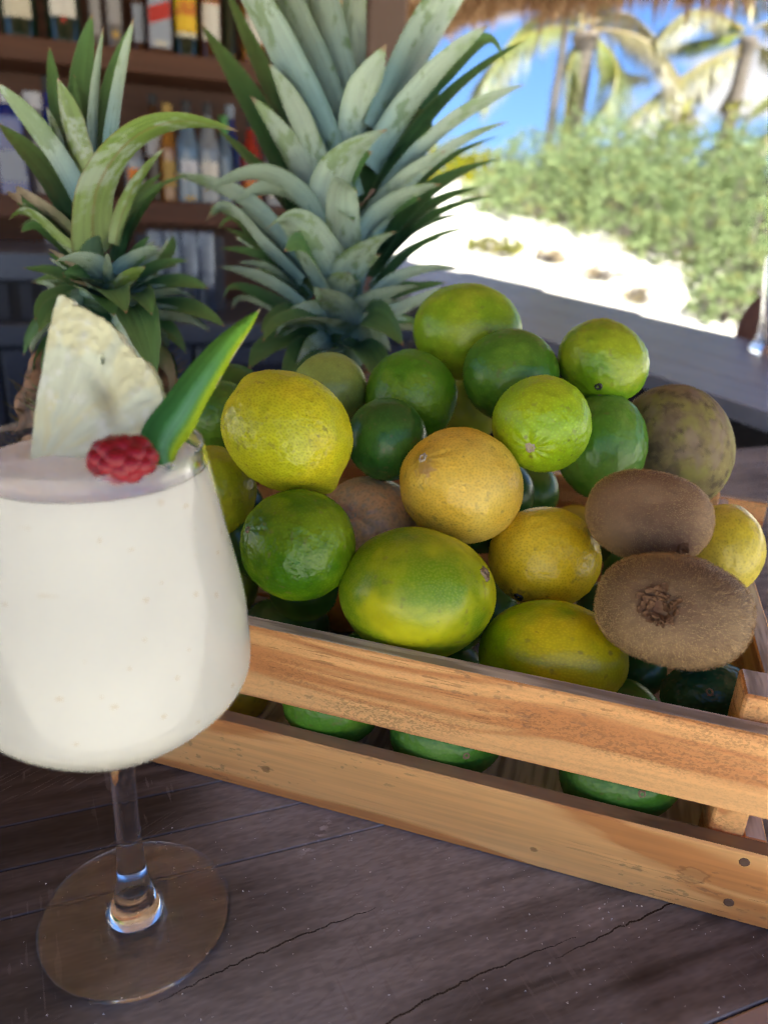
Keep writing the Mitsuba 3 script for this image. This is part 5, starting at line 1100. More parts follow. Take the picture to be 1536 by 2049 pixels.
def make_fruit(name, kd, c, A, pole, seed):
    label, c1, c2, share, lev, skin, catname = LOOK[name]
    A = np.array(A).reshape(3, 3).T                    # columns: the half axes
    base = ICO[lev]
    size = abs(np.linalg.det(A)) ** (1 / 3)
    g = np.random.default_rng(seed)
    if pole is None:
        axis = g.normal(0, 1, 3)
        axis[2] = -abs(axis[2])
        axis /= np.linalg.norm(axis)
    else:
        axis = np.array(pole) / np.linalg.norm(pole)
    u = np.array(base.vertices)
    off = g.random(3) * 50
    up = u @ axis
    R = rot_to(axis)
    loc = u @ R
    phi = np.arctan2(loc[:, 1], loc[:, 0])
    r = 1 + 0.075 * (meshkit.fbm(u * 1.3 + off, 3) - 0.5)
    col = np.tile(np.array(c1, float), (len(u), 1))
    n1 = meshkit.fbm(u * 1.15 + off + 9, 4) + 0.10 * (meshkit.fbm(u * 9 + off + 2, 3) - 0.5)
    th = np.quantile(n1, 1 - share) if share > 0 else 9
    lean = {'big_green': (0.45, -0.45, -0.75), 'orange_front': (0.75, 0.0, 0.55), 'lime_tr': (0.1, -0.2, 0.9)}.get(name)
    if lean:
        wd_ = u @ A.T
        n1 = n1 + 0.16 * (wd_ / np.linalg.norm(wd_, axis=1, keepdims=True)) @ np.array(lean)
        th = np.quantile(n1, 1 - share)
    w = sstep(th - 0.16, th + 0.16, n1)[:, None]
    col = lerp(col, np.array(c2, float), w)
    n2 = meshkit.fbm(u * 5 + off, 3)[:, None]
    col *= 0.86 + 0.28 * n2
    mat = 'citrus_skin'
    if kd in ('lemon', 'lemon2'):
        s = 1.0 if kd == 'lemon' else 0.5
        r += s * (0.135 * np.exp(-((1 - up) / 0.022) ** 1.0) + 0.055 * np.exp(-((1 + up) / 0.030)))
    elif kd == 'lime':
        r += 0.030 * np.exp(-(1 + up) / 0.02)
        if name != 'lime_star':
            r += 0.018 * np.exp(-(1 - up) / 0.03)
    if name in ('lime_star', 'tan_citrus', 'mandarin_front', 'lemon_stem', 'lime_r'):
        k = 1 - up
        dep = {'lime_star': 0.05, 'tan_citrus': 0.07, 'mandarin_front': 0.012, 'lemon_stem': 0.03, 'lime_r': 0.03}[name]
        r -= dep * np.exp(-k / 0.02)
        r += 0.020 * np.cos(9 * phi + 1.5 * np.sin(2 * phi) + 0.4) * np.exp(-((k - 0.045) / 0.06) ** 2) * {'lime_star': 1.0, 'tan_citrus': 0.7}.get(name, 0.25)
    mm = 0.001 / size                                    # one millimetre on the unit sphere
    pore_d = None
    if lev >= 5 and skin != 'kiwi':
        step = {'lemon': 1.55, 'lime': 1.9, 'dots': 1.35, 'smooth': 1.5, 'rough': 2.2}[skin] * mm
        npts = int(4 * math.pi / step ** 2 * 0.72)
        pts = fib(npts) + g.normal(0, step * 0.24, (npts, 3))
        pts /= np.linalg.norm(pts, axis=1, keepdims=True)
        pore_d = cKDTree(pts).query(u)[0] / mm
        amp = {'lemon': 0.20, 'lime': 0.24, 'dots': 0.04, 'smooth': 0.08, 'rough': 0.32}[skin] * (1.0 if lev == 6 else 1.2)
        r -= amp * mm * np.exp(-(pore_d / (0.50 if lev == 6 else 0.92)) ** 2)
        if skin in ('lime', 'rough', 'lemon'):
            r += {'lime': 0.85, 'rough': 1.3, 'lemon': 0.65}[skin] * mm * (meshkit.fbm(u / (4.2 * mm) + off, 2) - 0.5) * (0.35 + 1.3 * sstep(0.35, 0.65, meshkit.fbm(u * 2.2 + off + 3, 2)))
        pd = np.exp(-(pore_d / 0.50) ** 2)[:, None]
        if skin == 'lemon':
            col *= 1 - 0.27 * pd
        elif skin == 'dots':
            col = lerp(col, np.array([0.40, 0.46, 0.05]), 0.38 * pd * (0.4 + 0.6 * (1 - w)))
        elif skin in ('smooth', 'rough', 'lime'):
            col *= 1 + 0.22 * pd
    if skin in ('smooth', 'dots'):
        mat = 'smooth_skin'
    # scuffs, specks and scars
    sc = meshkit.fbm(u * 9 + off + 21, 3)
    dark = sstep(0.70, 0.76, sc)[:, None]
    col = lerp(col, np.array([0.16, 0.11, 0.05]), dark * (0.30 if skin != 'kiwi' else 0))
    sp = g.normal(0, 1, (14, 3))
    sp /= np.linalg.norm(sp, axis=1, keepdims=True)
    if skin != 'kiwi':
        for q in sp[:9 if lev == 6 else 4]:
            rad = (0.5 + 1.4 * g.random() ** 2) * mm
            dd = np.linalg.norm(u - q, axis=1) / rad
            col = lerp(col, np.array([0.14, 0.10, 0.045]), (0.6 * np.exp(-dd ** 4))[:, None])
    if name == 'tan_lime':
        wt = sstep(0.15, 0.75, u[:, 2] + 0.6 * (meshkit.fbm(u * 2.5 + off, 3) - 0.5) + 0.25 * u[:, 1] * -1)[:, None]
        col = lerp(col, np.array([0.44, 0.34, 0.15]), wt * 0.85)
        col = lerp(col, np.array([0.36, 0.20, 0.10]), (sstep(0.58, 0.66, meshkit.fbm(u * 5 + off, 3)) * wt[:, 0])[:, None] * 0.7)
    if name == 'passion':
        n3 = meshkit.fbm(u * 3.2 + off + 40, 5)
        n4 = meshkit.fbm(u * 7.5 + off + 60, 4)
        col = lerp(col, np.array([0.30, 0.285, 0.065]), sstep(0.46, 0.68, n3)[:, None] * 0.6)
        col = lerp(col, np.array([0.085, 0.060, 0.042]), (sstep(0.46, 0.70, n4 + 0.3 * (meshkit.fbm(u * 24 + off, 3) - 0.5)) * sstep(0.35, 0.6, meshkit.fbm(u * 2 + off, 2)))[:, None] * 0.8)
        col = lerp(col, np.array([0.30, 0.22, 0.15]), sstep(0.50, 0.72, meshkit.fbm(u * 4 + off + 5, 5))[:, None] * 0.6)
        mat = 'matte_skin'
    if name == 'lime_r':
        q = np.array([0.55, -0.45, 0.55]) / np.linalg.norm([0.55, -0.45, 0.55])
        dd = np.linalg.norm(u - q, axis=1) / 0.24 + (n2[:, 0] - 0.5) * 1.2
        col = lerp(col, np.array([0.28, 0.10, 0.035]), np.exp(-dd ** 4)[:, None] * 0.7)
    if name == 'tan_citrus':
        q = axis + np.array([0.18, -0.05, 0.30])
        q /= np.linalg.norm(q)
        dd = np.linalg.norm(u - q, axis=1) / 0.38 + (n2[:, 0] - 0.5) * 1.4
        col = lerp(col, np.array([0.42, 0.12, 0.07]), np.exp(-dd ** 4)[:, None] * 0.6)
        wl = sstep(0.56, 0.64, meshkit.fbm(u * 14 + off, 3))[:, None]
        col = lerp(col, np.array([0.45, 0.36, 0.23]), wl * 0.6)
    if name == 'lemon_stem':
        # corky scar below the stem button
        q = np.linalg.inv(A) @ np.array([0.45, -0.25, -0.80])
        q = axis + 0.20 * q / np.linalg.norm(q)
        q /= np.linalg.norm(q)
        dd = np.linalg.norm(u - q, axis=1) / 0.15 + (meshkit.fbm(u * 22 + off, 3) - 0.5) * 1.9
        s_ = np.exp(-np.clip(dd, 0, 9) ** 5)
        col = lerp(col, np.array([0.46, 0.25, 0.13]), s_[:, None] * 0.75)
        r += 0.010 * s_ * (meshkit.noise(u * 40 + off) - 0.3)
        col = lerp(col, np.array([0.42, 0.26, 0.035]), (np.exp(-((1 - up) / 0.03) ** 2) * 0.6)[:, None])
    if name == 'lemon_navel':
        k = 1 - up
        col = lerp(col, np.array([0.10, 0.07, 0.02]), (np.exp(-((k - 0.016) / 0.012) ** 2) * sstep(0.40, 0.60, meshkit.fbm(u * 12 + off, 3)))[:, None] * 0.9)
        col = lerp(col, np.array([0.50, 0.30, 0.02]), (np.exp(-(k / 0.10) ** 2) * 0.5)[:, None])
    if skin == 'kiwi':
        mat = 'matte_skin'
        r *= (np.abs(u) ** 2.22).sum(1) ** (-1 / 2.22) * 0.99
        r += 0.35 * mm * (meshkit.fbm(u / (1.6 * mm) + off, 3) - 0.5)
        col *= (0.72 + 0.56 * meshkit.fbm(u / (2.2 * mm) + off, 3))[:, None]
        k = 1 - up
        r -= (0.06 if name == 'kiwi_low' else -0.05) * np.exp(-k / 0.035)
        col = lerp(col, np.array([0.10, 0.04, 0.025]), (np.exp(-(k / 0.07) ** 1.2) * sstep(0.25, 0.55, n2[:, 0]))[:, None] * 0.8)
    v = (u * r[:, None]) @ A.T + np.array(c)
    kname = KEYNAME.get(catname, catname)
    t = thing(kname, label, catname, 'fruit heaped in the crate')
    mesh = trimesh.Trimesh(v, base.faces, process=False)
    add(t + '__skin', mesh, mat, smooth=True, color=np.clip(col, 0, 1))
    # the stem end
    k = int(np.argmax(up))
    Ai = np.linalg.inv(A)
    pn = Ai.T @ axis
    pn /= np.linalg.norm(pn)
    pp = v[k]
    if pole is not None:
        if name == 'lemon_navel':
            button(t + '__blossom_end', pp - pn * 0.0005, pn, 0.0030, 'stem_black', seed)
        elif name in ('lime_star', 'lemon_stem', 'big_green', 'tan_citrus', 'mandarin_front', 'lime_r', 'lime_tr', 'gap_l2', 'gap_l3', 'dark_lr'):
            rr = {'lime_star': 0.0033, 'lemon_stem': 0.0029, 'big_green': 0.0040, 'tan_citrus': 0.0026, 'lime_tr': 0.0026}.get(name, 0.0021)
            button(t + '__stem_end', pp - pn * 0.0004, pn, rr, 'stem_black' if name == 'lime_tr' else 'stem_pale' if name in ('lime_star', 'lemon_stem', 'tan_citrus') else 'stem_bark', seed, name == 'big_green')
        elif kd == 'kiwi':
            g2 = np.random.default_rng(seed + 5)
            Rk = rot_to(pn)
            if name == 'kiwi_low':                       # a crown of dry curled sepals round a hollow
                for q in range(38):
                    a = q * 2.4 + g2.normal(0, 0.2)
                    rad = 0.0012 + 0.0058 * (q / 38) ** 0.7 * (0.6 + 0.6 * g2.random())
                    L, W = 0.0026 + 0.0030 * g2.random(), 0.0010 + 0.0013 * g2.random()
                    ca, sa = math.cos(a), math.sin(a)
                    pts = np.array([[rad, 0, -0.0010], [rad + L * 0.45, 0, 0.0010 + 0.0012 * g2.random()], [rad + L * 0.75, 0, 0.0006 + 0.0024 * g2.random()], [rad + L, 0, -0.0002 + 0.0022 * g2.random()]])
                    rows_ = []
                    for s_ in (-1, -0.3, 0.4, 1):
                        wv = np.array([0.7, 1, 0.8, 0.25]) * W * s_ + g2.normal(0, 0.0002, 4)
                        rows_.append(np.c_[pts[:, 0] * ca - wv * sa, pts[:, 0] * sa + wv * ca, pts[:, 2] + 0.0006 * s_ * s_])
                    vv = np.vstack(rows_) @ Rk.T + pp
                    ff = [[a_ * 4 + b_, a_ * 4 + b_ + 1, a_ * 4 + b_ + 5, a_ * 4 + b_ + 4] for a_ in range(3) for b_ in range(3)]
                    add(t + '__sepal', (vv, np.array(ff)), 'kiwi_bark', smooth=True)
                button(t + '__stem_end', pp - pn * 0.0006, pn, 0.0017, 'kiwi_bark', seed)
            else:
                button(t + '__stem_end', pp - pn * 0.0002, pn, 0.0034, 'kiwi_bark', seed)
                add(t + '__stalk', tube(curve([pp, pp + pn * 0.004 + np.array([0.001, 0, 0.0005]), pp + pn * 0.0055 + np.array([0.0005, 0, 0.003])], 6), [0.0007, 0.0006, 0.0005, 0.0005, 0.0004, 0.0003], 6), 'kiwi_bark', smooth=40)
    if skin == 'kiwi':                                   # fuzz: fine bent hairs
        g2 = np.random.default_rng(seed + 11)
        N = 17000 if name == 'kiwi_low' else 15000
        d = g2.normal(0, 1, (N, 3))
        d /= np.linalg.norm(d, axis=1, keepdims=True)
        d = d[(d @ axis) < (0.955 if name == 'kiwi_low' else 0.975) + 0.02 * g2.random(len(d))]
        rr = r[cKDTree(u).query(d)[1]]
        p0 = (d * rr[:, None]) @ A.T + np.array(c)
        nn = d @ Ai
        nn /= np.linalg.norm(nn, axis=1, keepdims=True)
        tang = np.cross(nn, g2.normal(0, 1, nn.shape)) * 0.55 + np.cross(nn, axis) * 0.55
        L = (0.0013 + 0.0015 * g2.random(len(d))) * (1.0 if name == 'kiwi_low' else 0.75)
        p1 = p0 + (nn * 0.85 + tang * 0.35) * L[:, None] * 0.55
        p2 = p1 + (nn * 0.45 + tang * 0.85) * L[:, None] * 0.5
        sd = np.cross(nn, g2.normal(0, 1, nn.shape))
        sd *= 0.00008 / (np.linalg.norm(sd, axis=1, keepdims=True) + 1e-9)
        v = np.stack([p0 - sd, p0 + sd, p1 + sd, p1 - sd, p2], 1).reshape(-1, 3)
        b = np.arange(len(d)) * 5
        f = np.vstack([np.stack([b, b + 1, b + 2], 1), np.stack([b, b + 2, b + 3], 1), np.stack([b + 3, b + 2, b + 4], 1)])
        hn = nn * 0.8 + tang * 0.25 + 0.18 * g2.normal(0, 1, nn.shape)
        hn = np.repeat(hn / np.linalg.norm(hn, axis=1, keepdims=True), 5, 0)
        key = add(t + '__fuzz', (v, f), 'fuzz_hair')
        scene[key].update(filename=meshkit.write_ply((v, f), normals=hn), face_normals=False)
        labels[key] = {'kind': 'stuff'}
    return t


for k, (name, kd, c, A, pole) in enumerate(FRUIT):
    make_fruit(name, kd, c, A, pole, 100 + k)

# limes buried in the heap that carry the ones on top, glimpsed only through its dark gaps
have = np.array([list(f[2]) + [abs(np.linalg.det(np.array(f[3]).reshape(3, 3))) ** (1 / 3)] for f in FRUIT])
cell = []
for z in np.arange(0.037, 0.22, 0.047):
    for s in np.arange(SL + 0.040, SR - 0.036, 0.0525):
        for q in np.arange(0.045, NB - 0.035, 0.0525):
            cell.append((s + rng.normal(0, 0.002), q + rng.normal(0, 0.002), z))
eye = np.array([0, 0, 1.4241])
placed = []
for s, q, z in cell:
    w = crate_to_world(np.array([s, q, z]))
    d = np.linalg.norm(have[:, :3] - w, axis=1) - have[:, 3]
    r0 = min(0.026, d.min())
    if placed:
        r0 = min(r0, min(np.linalg.norm(w - p[0]) - p[1] for p in placed))
    if r0 < 0.0205 or z - r0 < 0.008:
        continue
    # under the heap's surface: some fruit stands above and in front of it
    ray = (w - eye) / np.linalg.norm(w - eye)
    rel = have[:, :3] - eye
    along = rel @ ray
    miss = np.linalg.norm(rel - along[:, None] * ray, axis=1)
    if z > 0.06 and not ((miss < have[:, 3] * 0.75) & (along < np.linalg.norm(w - eye))).any():
        continue
    placed.append((w, r0))


def glimpsed(w, r0, eye, others):
    a = fib(90) * r0 + w
    a = a[(a - w) @ (eye - w) > 0]
    d = a - eye
    free = np.ones(len(a), bool)
    for c, Ai in others:
        o, q = Ai @ (eye - c), d @ Ai.T
        A_, B_, C_ = (q * q).sum(1), 2 * q @ o, o @ o - 1
        disc = B_ * B_ - 4 * A_ * C_
        free &= ~((disc > 0) & ((-B_ - np.sqrt(np.maximum(disc, 0))) / (2 * A_) < 0.97))
    nrm_ = np.array([-math.sin(TH), math.cos(TH), 0])
    tt = ((CRATE_O - eye) @ nrm_) / (d @ nrm_)
    zc = eye[2] + d[:, 2] * tt - BAR
    free &= ~((tt < 1) & ((zc < 0.0446) | ((zc > 0.0657) & (zc < 0.111))))
    return free.sum()


ell_ = [(np.array(f_[2]), np.linalg.inv(np.array(f_[3]).reshape(3, 3).T)) for f_ in FRUIT]
sph_ = [(w, np.eye(3) / r0) for w, r0 in placed]
keep = []
for k, (w, r0) in enumerate(placed):
    if max(glimpsed(w, r0, eye + np.array([dx, 0, 0]), ell_ + sph_[:k] + sph_[k + 1:]) for dx in (-0.12, 0, 0.12)) > 3:
        keep.append((w, r0))
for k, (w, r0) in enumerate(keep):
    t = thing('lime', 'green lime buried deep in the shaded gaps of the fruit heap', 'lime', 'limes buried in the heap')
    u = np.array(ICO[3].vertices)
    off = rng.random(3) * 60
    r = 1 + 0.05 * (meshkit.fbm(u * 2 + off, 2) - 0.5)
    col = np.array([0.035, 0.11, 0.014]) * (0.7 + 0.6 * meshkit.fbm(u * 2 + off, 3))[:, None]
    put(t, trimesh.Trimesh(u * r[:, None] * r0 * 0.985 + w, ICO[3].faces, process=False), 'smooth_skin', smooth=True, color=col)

# ------------------------------------------------------------------ pineapples


def crown_leaf(key, pts, hw, nrm, dry, seed):
    g = np.random.default_rng(seed)
    L, C = 26, 7
    c = curve(pts, L)
    tg = np.gradient(c, axis=0)
    tg /= np.linalg.norm(tg, axis=1, keepdims=True)
    n0 = np.array(nrm)
    # carry the normal along the curve
    N = np.zeros_like(c)
    mid = L // 2
    N[mid] = n0 - tg[mid] * (n0 @ tg[mid])
    for rng_ in (range(mid + 1, L), range(mid - 1, -1, -1)):
        prev = N[mid]
        for k in rng_:
            q = prev - tg[k] * (prev @ tg[k])
            q /= np.linalg.norm(q) + 1e-12
            N[k] = prev = q
    N /= np.linalg.norm(N, axis=1, keepdims=True)
    W = np.cross(tg, N)
    s = np.linspace(0, 1, L)
    wid = hw * np.interp(s, [0, 0.12, 0.35, 0.6, 0.8, 0.92, 1.0], [0.95, 1.0, 0.98, 0.72, 0.42, 0.22, 0.012] if len(pts) > 4 else [0.95, 1.0, 1.0, 0.88, 0.58, 0.28, 0.012])
    wid = wid * (1 + 0.05 * (meshkit.noise(np.c_[s * 9, s * 0, s * 0 + seed]) - 0.5))
    x = np.linspace(-1, 1, C)
    chan = 0.46 * (1 - 0.4 * s)                          # the leaf is a shallow gutter
    wav = 0.06 * np.sin(s * 7 + g.random() * 6)
    v = c[:, None] + W[:, None] * (x[None, :] * wid[:, None])[..., None] + N[:, None] * ((chan[:, None] * (x[None, :] ** 2 - 0.45) + wav[:, None] * x[None, :]) * wid[:, None])[..., None]
    # little saw teeth on the margins
    tooth = 1 + (0.05 * (np.arange(L) % 2))
    uv = np.stack(np.broadcast_arrays((x[None, :] + 1) / 2, s[:, None]), -1)
    i = (np.arange(L - 1)[:, None] * C + np.arange(C - 1)).ravel()
    f = np.vstack([np.stack([i, i + 1, i + C + 1], 1), np.stack([i, i + C + 1, i + C], 1)])
    v = v.reshape(-1, 3)
    m = trimesh.Trimesh(v, f, process=False)
    # faces wound so that the normal is the inner, green side
    fn = np.cross(v[f[:, 1]] - v[f[:, 0]], v[f[:, 2]] - v[f[:, 0]])
    if (fn * N[np.clip(f[:, 0] // C, 0, L - 1)]).sum() < 0:
        m = trimesh.Trimesh(v, f[:, ::-1], process=False)
    add(key, m, 'leaf_dry' if dry >= 0.9 else 'leaf_yellow_over_green' if dry in (0.5, 0.35) else 'leaf_pale_over_green', smooth=True, uv=uv.reshape(-1, 2))


def pineapple(label, leaves, base, rad, top, seed):
    t = thing('pineapple', label, 'pineapple', 'pineapples behind the crate')
    for k, (pts, hw, nrm, dry) in enumerate(leaves):
        crown_leaf(t + '__leaf', pts, hw, nrm, dry, seed + k)
    # the fruit body with its spiny eyes
    h = top - BAR - 0.0008
    cx, cy = base
    prof = lambda z: rad * (1 - np.abs((z / h - 0.47) / 0.62) ** 2.6) ** 0.5
    zz = np.linspace(0, h, 60)
    a = np.arange(120) / 120 * 2 * np.pi
    zg, ag = np.meshgrid(zz, a, indexing='ij')
    turns = 8
    p1 = (ag / (2 * np.pi) * turns * 1.0 + zg / h * 5.2)
    p2 = (ag / (2 * np.pi) * turns * 1.0 - zg / h * 5.2)
    bump = np.abs(np.sin(np.pi * p1) * np.sin(np.pi * p2)) ** 0.6
    rr = prof(zg) + 0.0075 * bump
    v = np.stack([cx + rr * np.cos(ag), cy + rr * np.sin(ag), BAR + 0.0008 + zg], -1).reshape(-1, 3)
    n = 120
    i, j = np.arange(n), (np.arange(n) + 1) % n
    f = []
    for k in range(59):
        f += [np.stack([k * n + i, k * n + j, (k + 1) * n + j], 1), np.stack([k * n + i, (k + 1) * n + j, (k + 1) * n + i], 1)]
    v = np.vstack([v, [[cx, cy, BAR + 0.0008], [cx, cy, BAR + 0.0008 + h]]])
    f += [np.stack([i * 0 + 7200, j, i], 1), np.stack([i * 0 + 7201, 59 * n + i, 59 * n + j], 1)]
    b = np.append(bump.ravel(), [0, 0])
    nz = meshkit.fbm(v * 60, 3)
    col = lerp(np.array([0.045, 0.028, 0.016]), np.array([0.36, 0.19, 0.085]), (b * (0.5 + 0.8 * nz))[:, None])
    add(t + '__body', trimesh.Trimesh(v, np.vstack(f), process=False), 'pineapple_skin', smooth=True, color=np.clip(col, 0, 1))
    # papery spines on the eyes
    g = np.random.default_rng(seed)
    for k in range(150):
        z = h * (0.45 + 0.53 * g.random())
        an = g.random() * 2 * np.pi
        r0 = prof(z) + 0.002
        o = np.array([math.cos(an), math.sin(an), 0])
        p = np.array([cx, cy, BAR + z]) + o * r0
        sd = np.array([-o[1], o[0], 0])
        tip = p + o * (0.008 + 0.010 * g.random()) + np.array([0, 0, 0.006 + 0.010 * g.random()]) + sd * g.normal(0, 0.002)
        vv = np.array([p - sd * 0.0045, p + sd * 0.0045, p + o * 0.0022 + [0, 0, 0.003], tip])
        add(t + '__spine', (vv, np.array([[0, 1, 2], [0, 2, 3], [1, 3, 2], [0, 3, 1]])), 'leaf_dry')
    add(t + '__crown_core', lathe([(0.020, -0.03), (0.018, 0.0), (0.012, 0.05), (0.006, 0.11), (0, 0.13)], 20, (cx, cy, top)), 'core_green', 50)


pineapple('pineapple with the large blue-grey crown standing behind the crate', BIG_LEAVES, (-0.048, 0.775), 0.054, 1.268, 300)
pineapple('smaller pineapple with the yellowing crown behind the cocktail glass', SMALL_LEAVES, (-0.250, 0.655), 0.070, 1.296, 500)

# ------------------------------------------------------------------ cocktail glass, drink and garnishes
GX, GY = -0.10762, 0.26445
zs = np.array([0.0918, 0.0958, 0.1038, 0.1138, 0.1268, 0.1468, 0.1818, 0.2101]) * 1.128
rs = np.array([0.0046, 0.0175, 0.0300, 0.0415, 0.0500, 0.0488, 0.0416, 0.0356]) * 1.128
from scipy.interpolate import make_interp_spline
arc = np.concatenate([[0], np.cumsum(np.hypot(np.diff(zs), np.diff(rs)))])
sp = PchipInterpolator(arc, np.c_[rs, zs])
bowl_out = sp(np.linspace(0, arc[-1], 70))
for _ in range(6):
    bowl_out[1:-1] = 0.25 * bowl_out[:-2] + 0.5 * bowl_out[1:-1] + 0.25 * bowl_out[2:]
tn = np.gradient(bowl_out, axis=0)
tn /= np.linalg.norm(tn, axis=1, keepdims=True)
inn = bowl_out - np.c_[tn[:, 1], -tn[:, 0]] * (0.0009 + 0.0008 * sstep(0.19, 0.235, bowl_out[:, 1]))[:, None]
inn = inn[(inn[:, 1] > bowl_out[0, 1] + 0.004) & (inn[:, 0] > 0.004)]
zi0 = inn[0, 1] - 0.0012
rim_z = bowl_out[-1, 1]
foot = [(0.0, 0.0008), (0.0418, 0.0006), (0.0431, 0.0009), (0.0438, 0.0016), (0.0440, 0.0024), (0.0437, 0.0032), (0.0429, 0.0038), (0.0416, 0.0040), (0.030, 0.0040), (0.020, 0.0047), (0.0135, 0.0064)]
stem = [(0.0135, 0.0064), (0.0112, 0.0090), (0.0098, 0.0130), (0.0086, 0.0180), (0.0073, 0.0240), (0.0064, 0.0320), (0.0057, 0.0480), (0.0053, 0.0660), (0.0052, 0.0820), (0.0053, 0.0950), tuple(bowl_out[0])]
bowl_pts = [tuple(q) for q in bowl_out] + [(bowl_out[-1, 0] - 0.0002, rim_z + 0.0007), (bowl_out[-1, 0] - 0.0008, rim_z + 0.0011), (bowl_out[-1, 0] - 0.0014, rim_z + 0.0008)] + [tuple(q) for q in inn[::-1]] + [(0.0, zi0)]
t = thing('cocktail_glass', 'stemmed glass with a tapered bowl full of creamy cocktail', 'cocktail glass')
cen = (GX, GY, BAR)
add(t + '__foot', lathe(foot, 160, cen), 'clear_glass', 35)
add(t + '__stem', lathe(stem, 96, cen), 'clear_glass', 60)
k1, k2 = len(bowl_out) - 2, len(bowl_out) + 5
add(t + '__bowl', cat([lathe(bowl_pts[:k1 + 1], 200, cen), lathe(bowl_pts[k2:], 200, cen)]), 'bowl_glass', 60)
add(t + '__rim', lathe(bowl_pts[k1:k2 + 1], 200, cen), 'clear_glass', 60)

liq_z = 0.2302
li = inn - 0.0
li = li[li[:, 1] < liq_z]
li = np.c_[li[:, 0] + 0.0003, li[:, 1]]
r_top = float(np.interp(liq_z, inn[:, 1], inn[:, 0])) + 0.0005
top = [(r_top, liq_z - 0.0004), (r_top * 0.985, liq_z - 0.0012), (r_top * 0.95, liq_z - 0.0030), (0.0, liq_z - 0.0030)]
m = lathe([(0.0, zi0 - 0.0006), (li[0, 0] * 0.6, zi0 - 0.0004)] + [tuple(q) for q in li] + top, 160)
v = np.array(m.vertices)
m.vertices = v + np.array(cen)
t = thing('cocktail', 'creamy white frozen cocktail filling the glass bowl', 'drink')
add(t + '__body', m, 'drink_cream', 40)
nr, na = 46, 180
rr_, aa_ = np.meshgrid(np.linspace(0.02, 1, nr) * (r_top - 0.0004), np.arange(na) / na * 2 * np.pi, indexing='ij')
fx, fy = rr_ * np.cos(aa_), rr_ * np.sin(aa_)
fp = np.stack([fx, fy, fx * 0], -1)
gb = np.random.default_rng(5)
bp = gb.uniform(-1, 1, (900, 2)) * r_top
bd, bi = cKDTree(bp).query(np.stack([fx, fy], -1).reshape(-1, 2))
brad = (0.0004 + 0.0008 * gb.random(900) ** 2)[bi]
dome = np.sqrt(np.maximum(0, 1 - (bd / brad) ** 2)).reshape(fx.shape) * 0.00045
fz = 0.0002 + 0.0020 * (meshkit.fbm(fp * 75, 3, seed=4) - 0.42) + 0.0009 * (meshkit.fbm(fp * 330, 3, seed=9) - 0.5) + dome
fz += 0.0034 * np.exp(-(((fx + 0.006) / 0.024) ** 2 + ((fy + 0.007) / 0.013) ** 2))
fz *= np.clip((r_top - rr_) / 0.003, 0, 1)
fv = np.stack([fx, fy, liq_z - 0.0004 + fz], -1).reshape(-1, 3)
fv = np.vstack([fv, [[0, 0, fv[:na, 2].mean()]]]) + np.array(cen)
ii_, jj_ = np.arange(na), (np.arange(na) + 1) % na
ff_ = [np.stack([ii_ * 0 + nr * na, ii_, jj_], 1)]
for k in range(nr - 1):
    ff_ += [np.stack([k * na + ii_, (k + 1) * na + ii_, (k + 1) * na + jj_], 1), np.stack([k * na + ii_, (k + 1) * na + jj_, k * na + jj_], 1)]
add(t + '__brightened_froth', trimesh.Trimesh(fv, np.vstack(ff_), process=False), 'drink_froth_brightened', True)  # froth layer added to brighten the shaded drink top by colour

# pineapple wedge
P0, EX, EY, EZ = [np.array(q) for q in WEDGE_FRAME]
poly = Polygon(WEDGE, [WEDGE_HOLE]).buffer(0.00015).buffer(-0.00015)
TH_W = 0.0095
import manifold3d
rings = [np.array(poly.exterior.coords)[:-1]] + [np.array(r_.coords)[:-1] for r_ in poly.interiors]
mf = manifold3d.Manifold.extrude(manifold3d.CrossSection(rings, manifold3d.FillRule.EvenOdd), TH_W).refine_to_length(0.0008).to_mesh()
m = trimesh.Trimesh(np.array(mf.vert_properties[:, :3], float), np.array(mf.tri_verts), process=True)
q = np.array(m.vertices)
nrm_ = np.array(m.vertex_normals)
# the fruit's centre is the lower straight side; fibres run out to the arc
ctr = np.array([0.004, 0.004])
rad_ = np.hypot(q[:, 0] - ctr[0], q[:, 1] - ctr[1])
ang_ = np.arctan2(q[:, 1] - ctr[1], q[:, 0] - ctr[0])
fib_n = meshkit.fbm(np.c_[ang_ * 16, rad_ * 90, q[:, 2] * 200], 3)
pit = meshkit.fbm(np.c_[q[:, 0] * 190, q[:, 1] * 190, q[:, 2] * 150 + 5], 3)
tear = np.exp(-(((q[:, 0] - 0.0262) * 0.9 + (q[:, 1] - 0.030) * 0.35) / 0.0030) ** 2 - ((q[:, 1] - 0.029) / 0.009) ** 2)
disp = (fib_n - 0.5) * 0.0009 + (pit - 0.5) * (0.0010 + 0.0016 * sstep(0.034, 0.046, rad_)) - tear * 0.0042
q = q + nrm_ * disp[:, None]
ye = sstep(0.45, 0.68, meshkit.fbm(np.c_[ang_ * 6, rad_ * 60, rad_ * 0 + 2], 3) + 0.25 * (sstep(0.030, 0.050, rad_) - 0.4))[:, None]
col = lerp(np.array([0.56, 0.585, 0.41]), np.array([0.61, 0.56, 0.28]), ye * 0.6)
col = lerp(col, np.array([0.68, 0.69, 0.58]), sstep(0.56, 0.68, pit)[:, None] * 0.6)
col *= (0.86 + 0.28 * fib_n)[:, None]
col = lerp(col, np.array([0.40, 0.37, 0.24]), (tear * 0.7)[:, None])
t = thing('pineapple_wedge', 'peeled pale pineapple wedge standing in the cocktail', 'pineapple wedge')
put(t, trimesh.Trimesh(P0 + q[:, :1] * EX + q[:, 1:2] * EY + (q[:, 2:3] - TH_W) * EZ, m.faces, process=False), 'pineapple_flesh', smooth=True, color=np.clip(col, 0, 1))

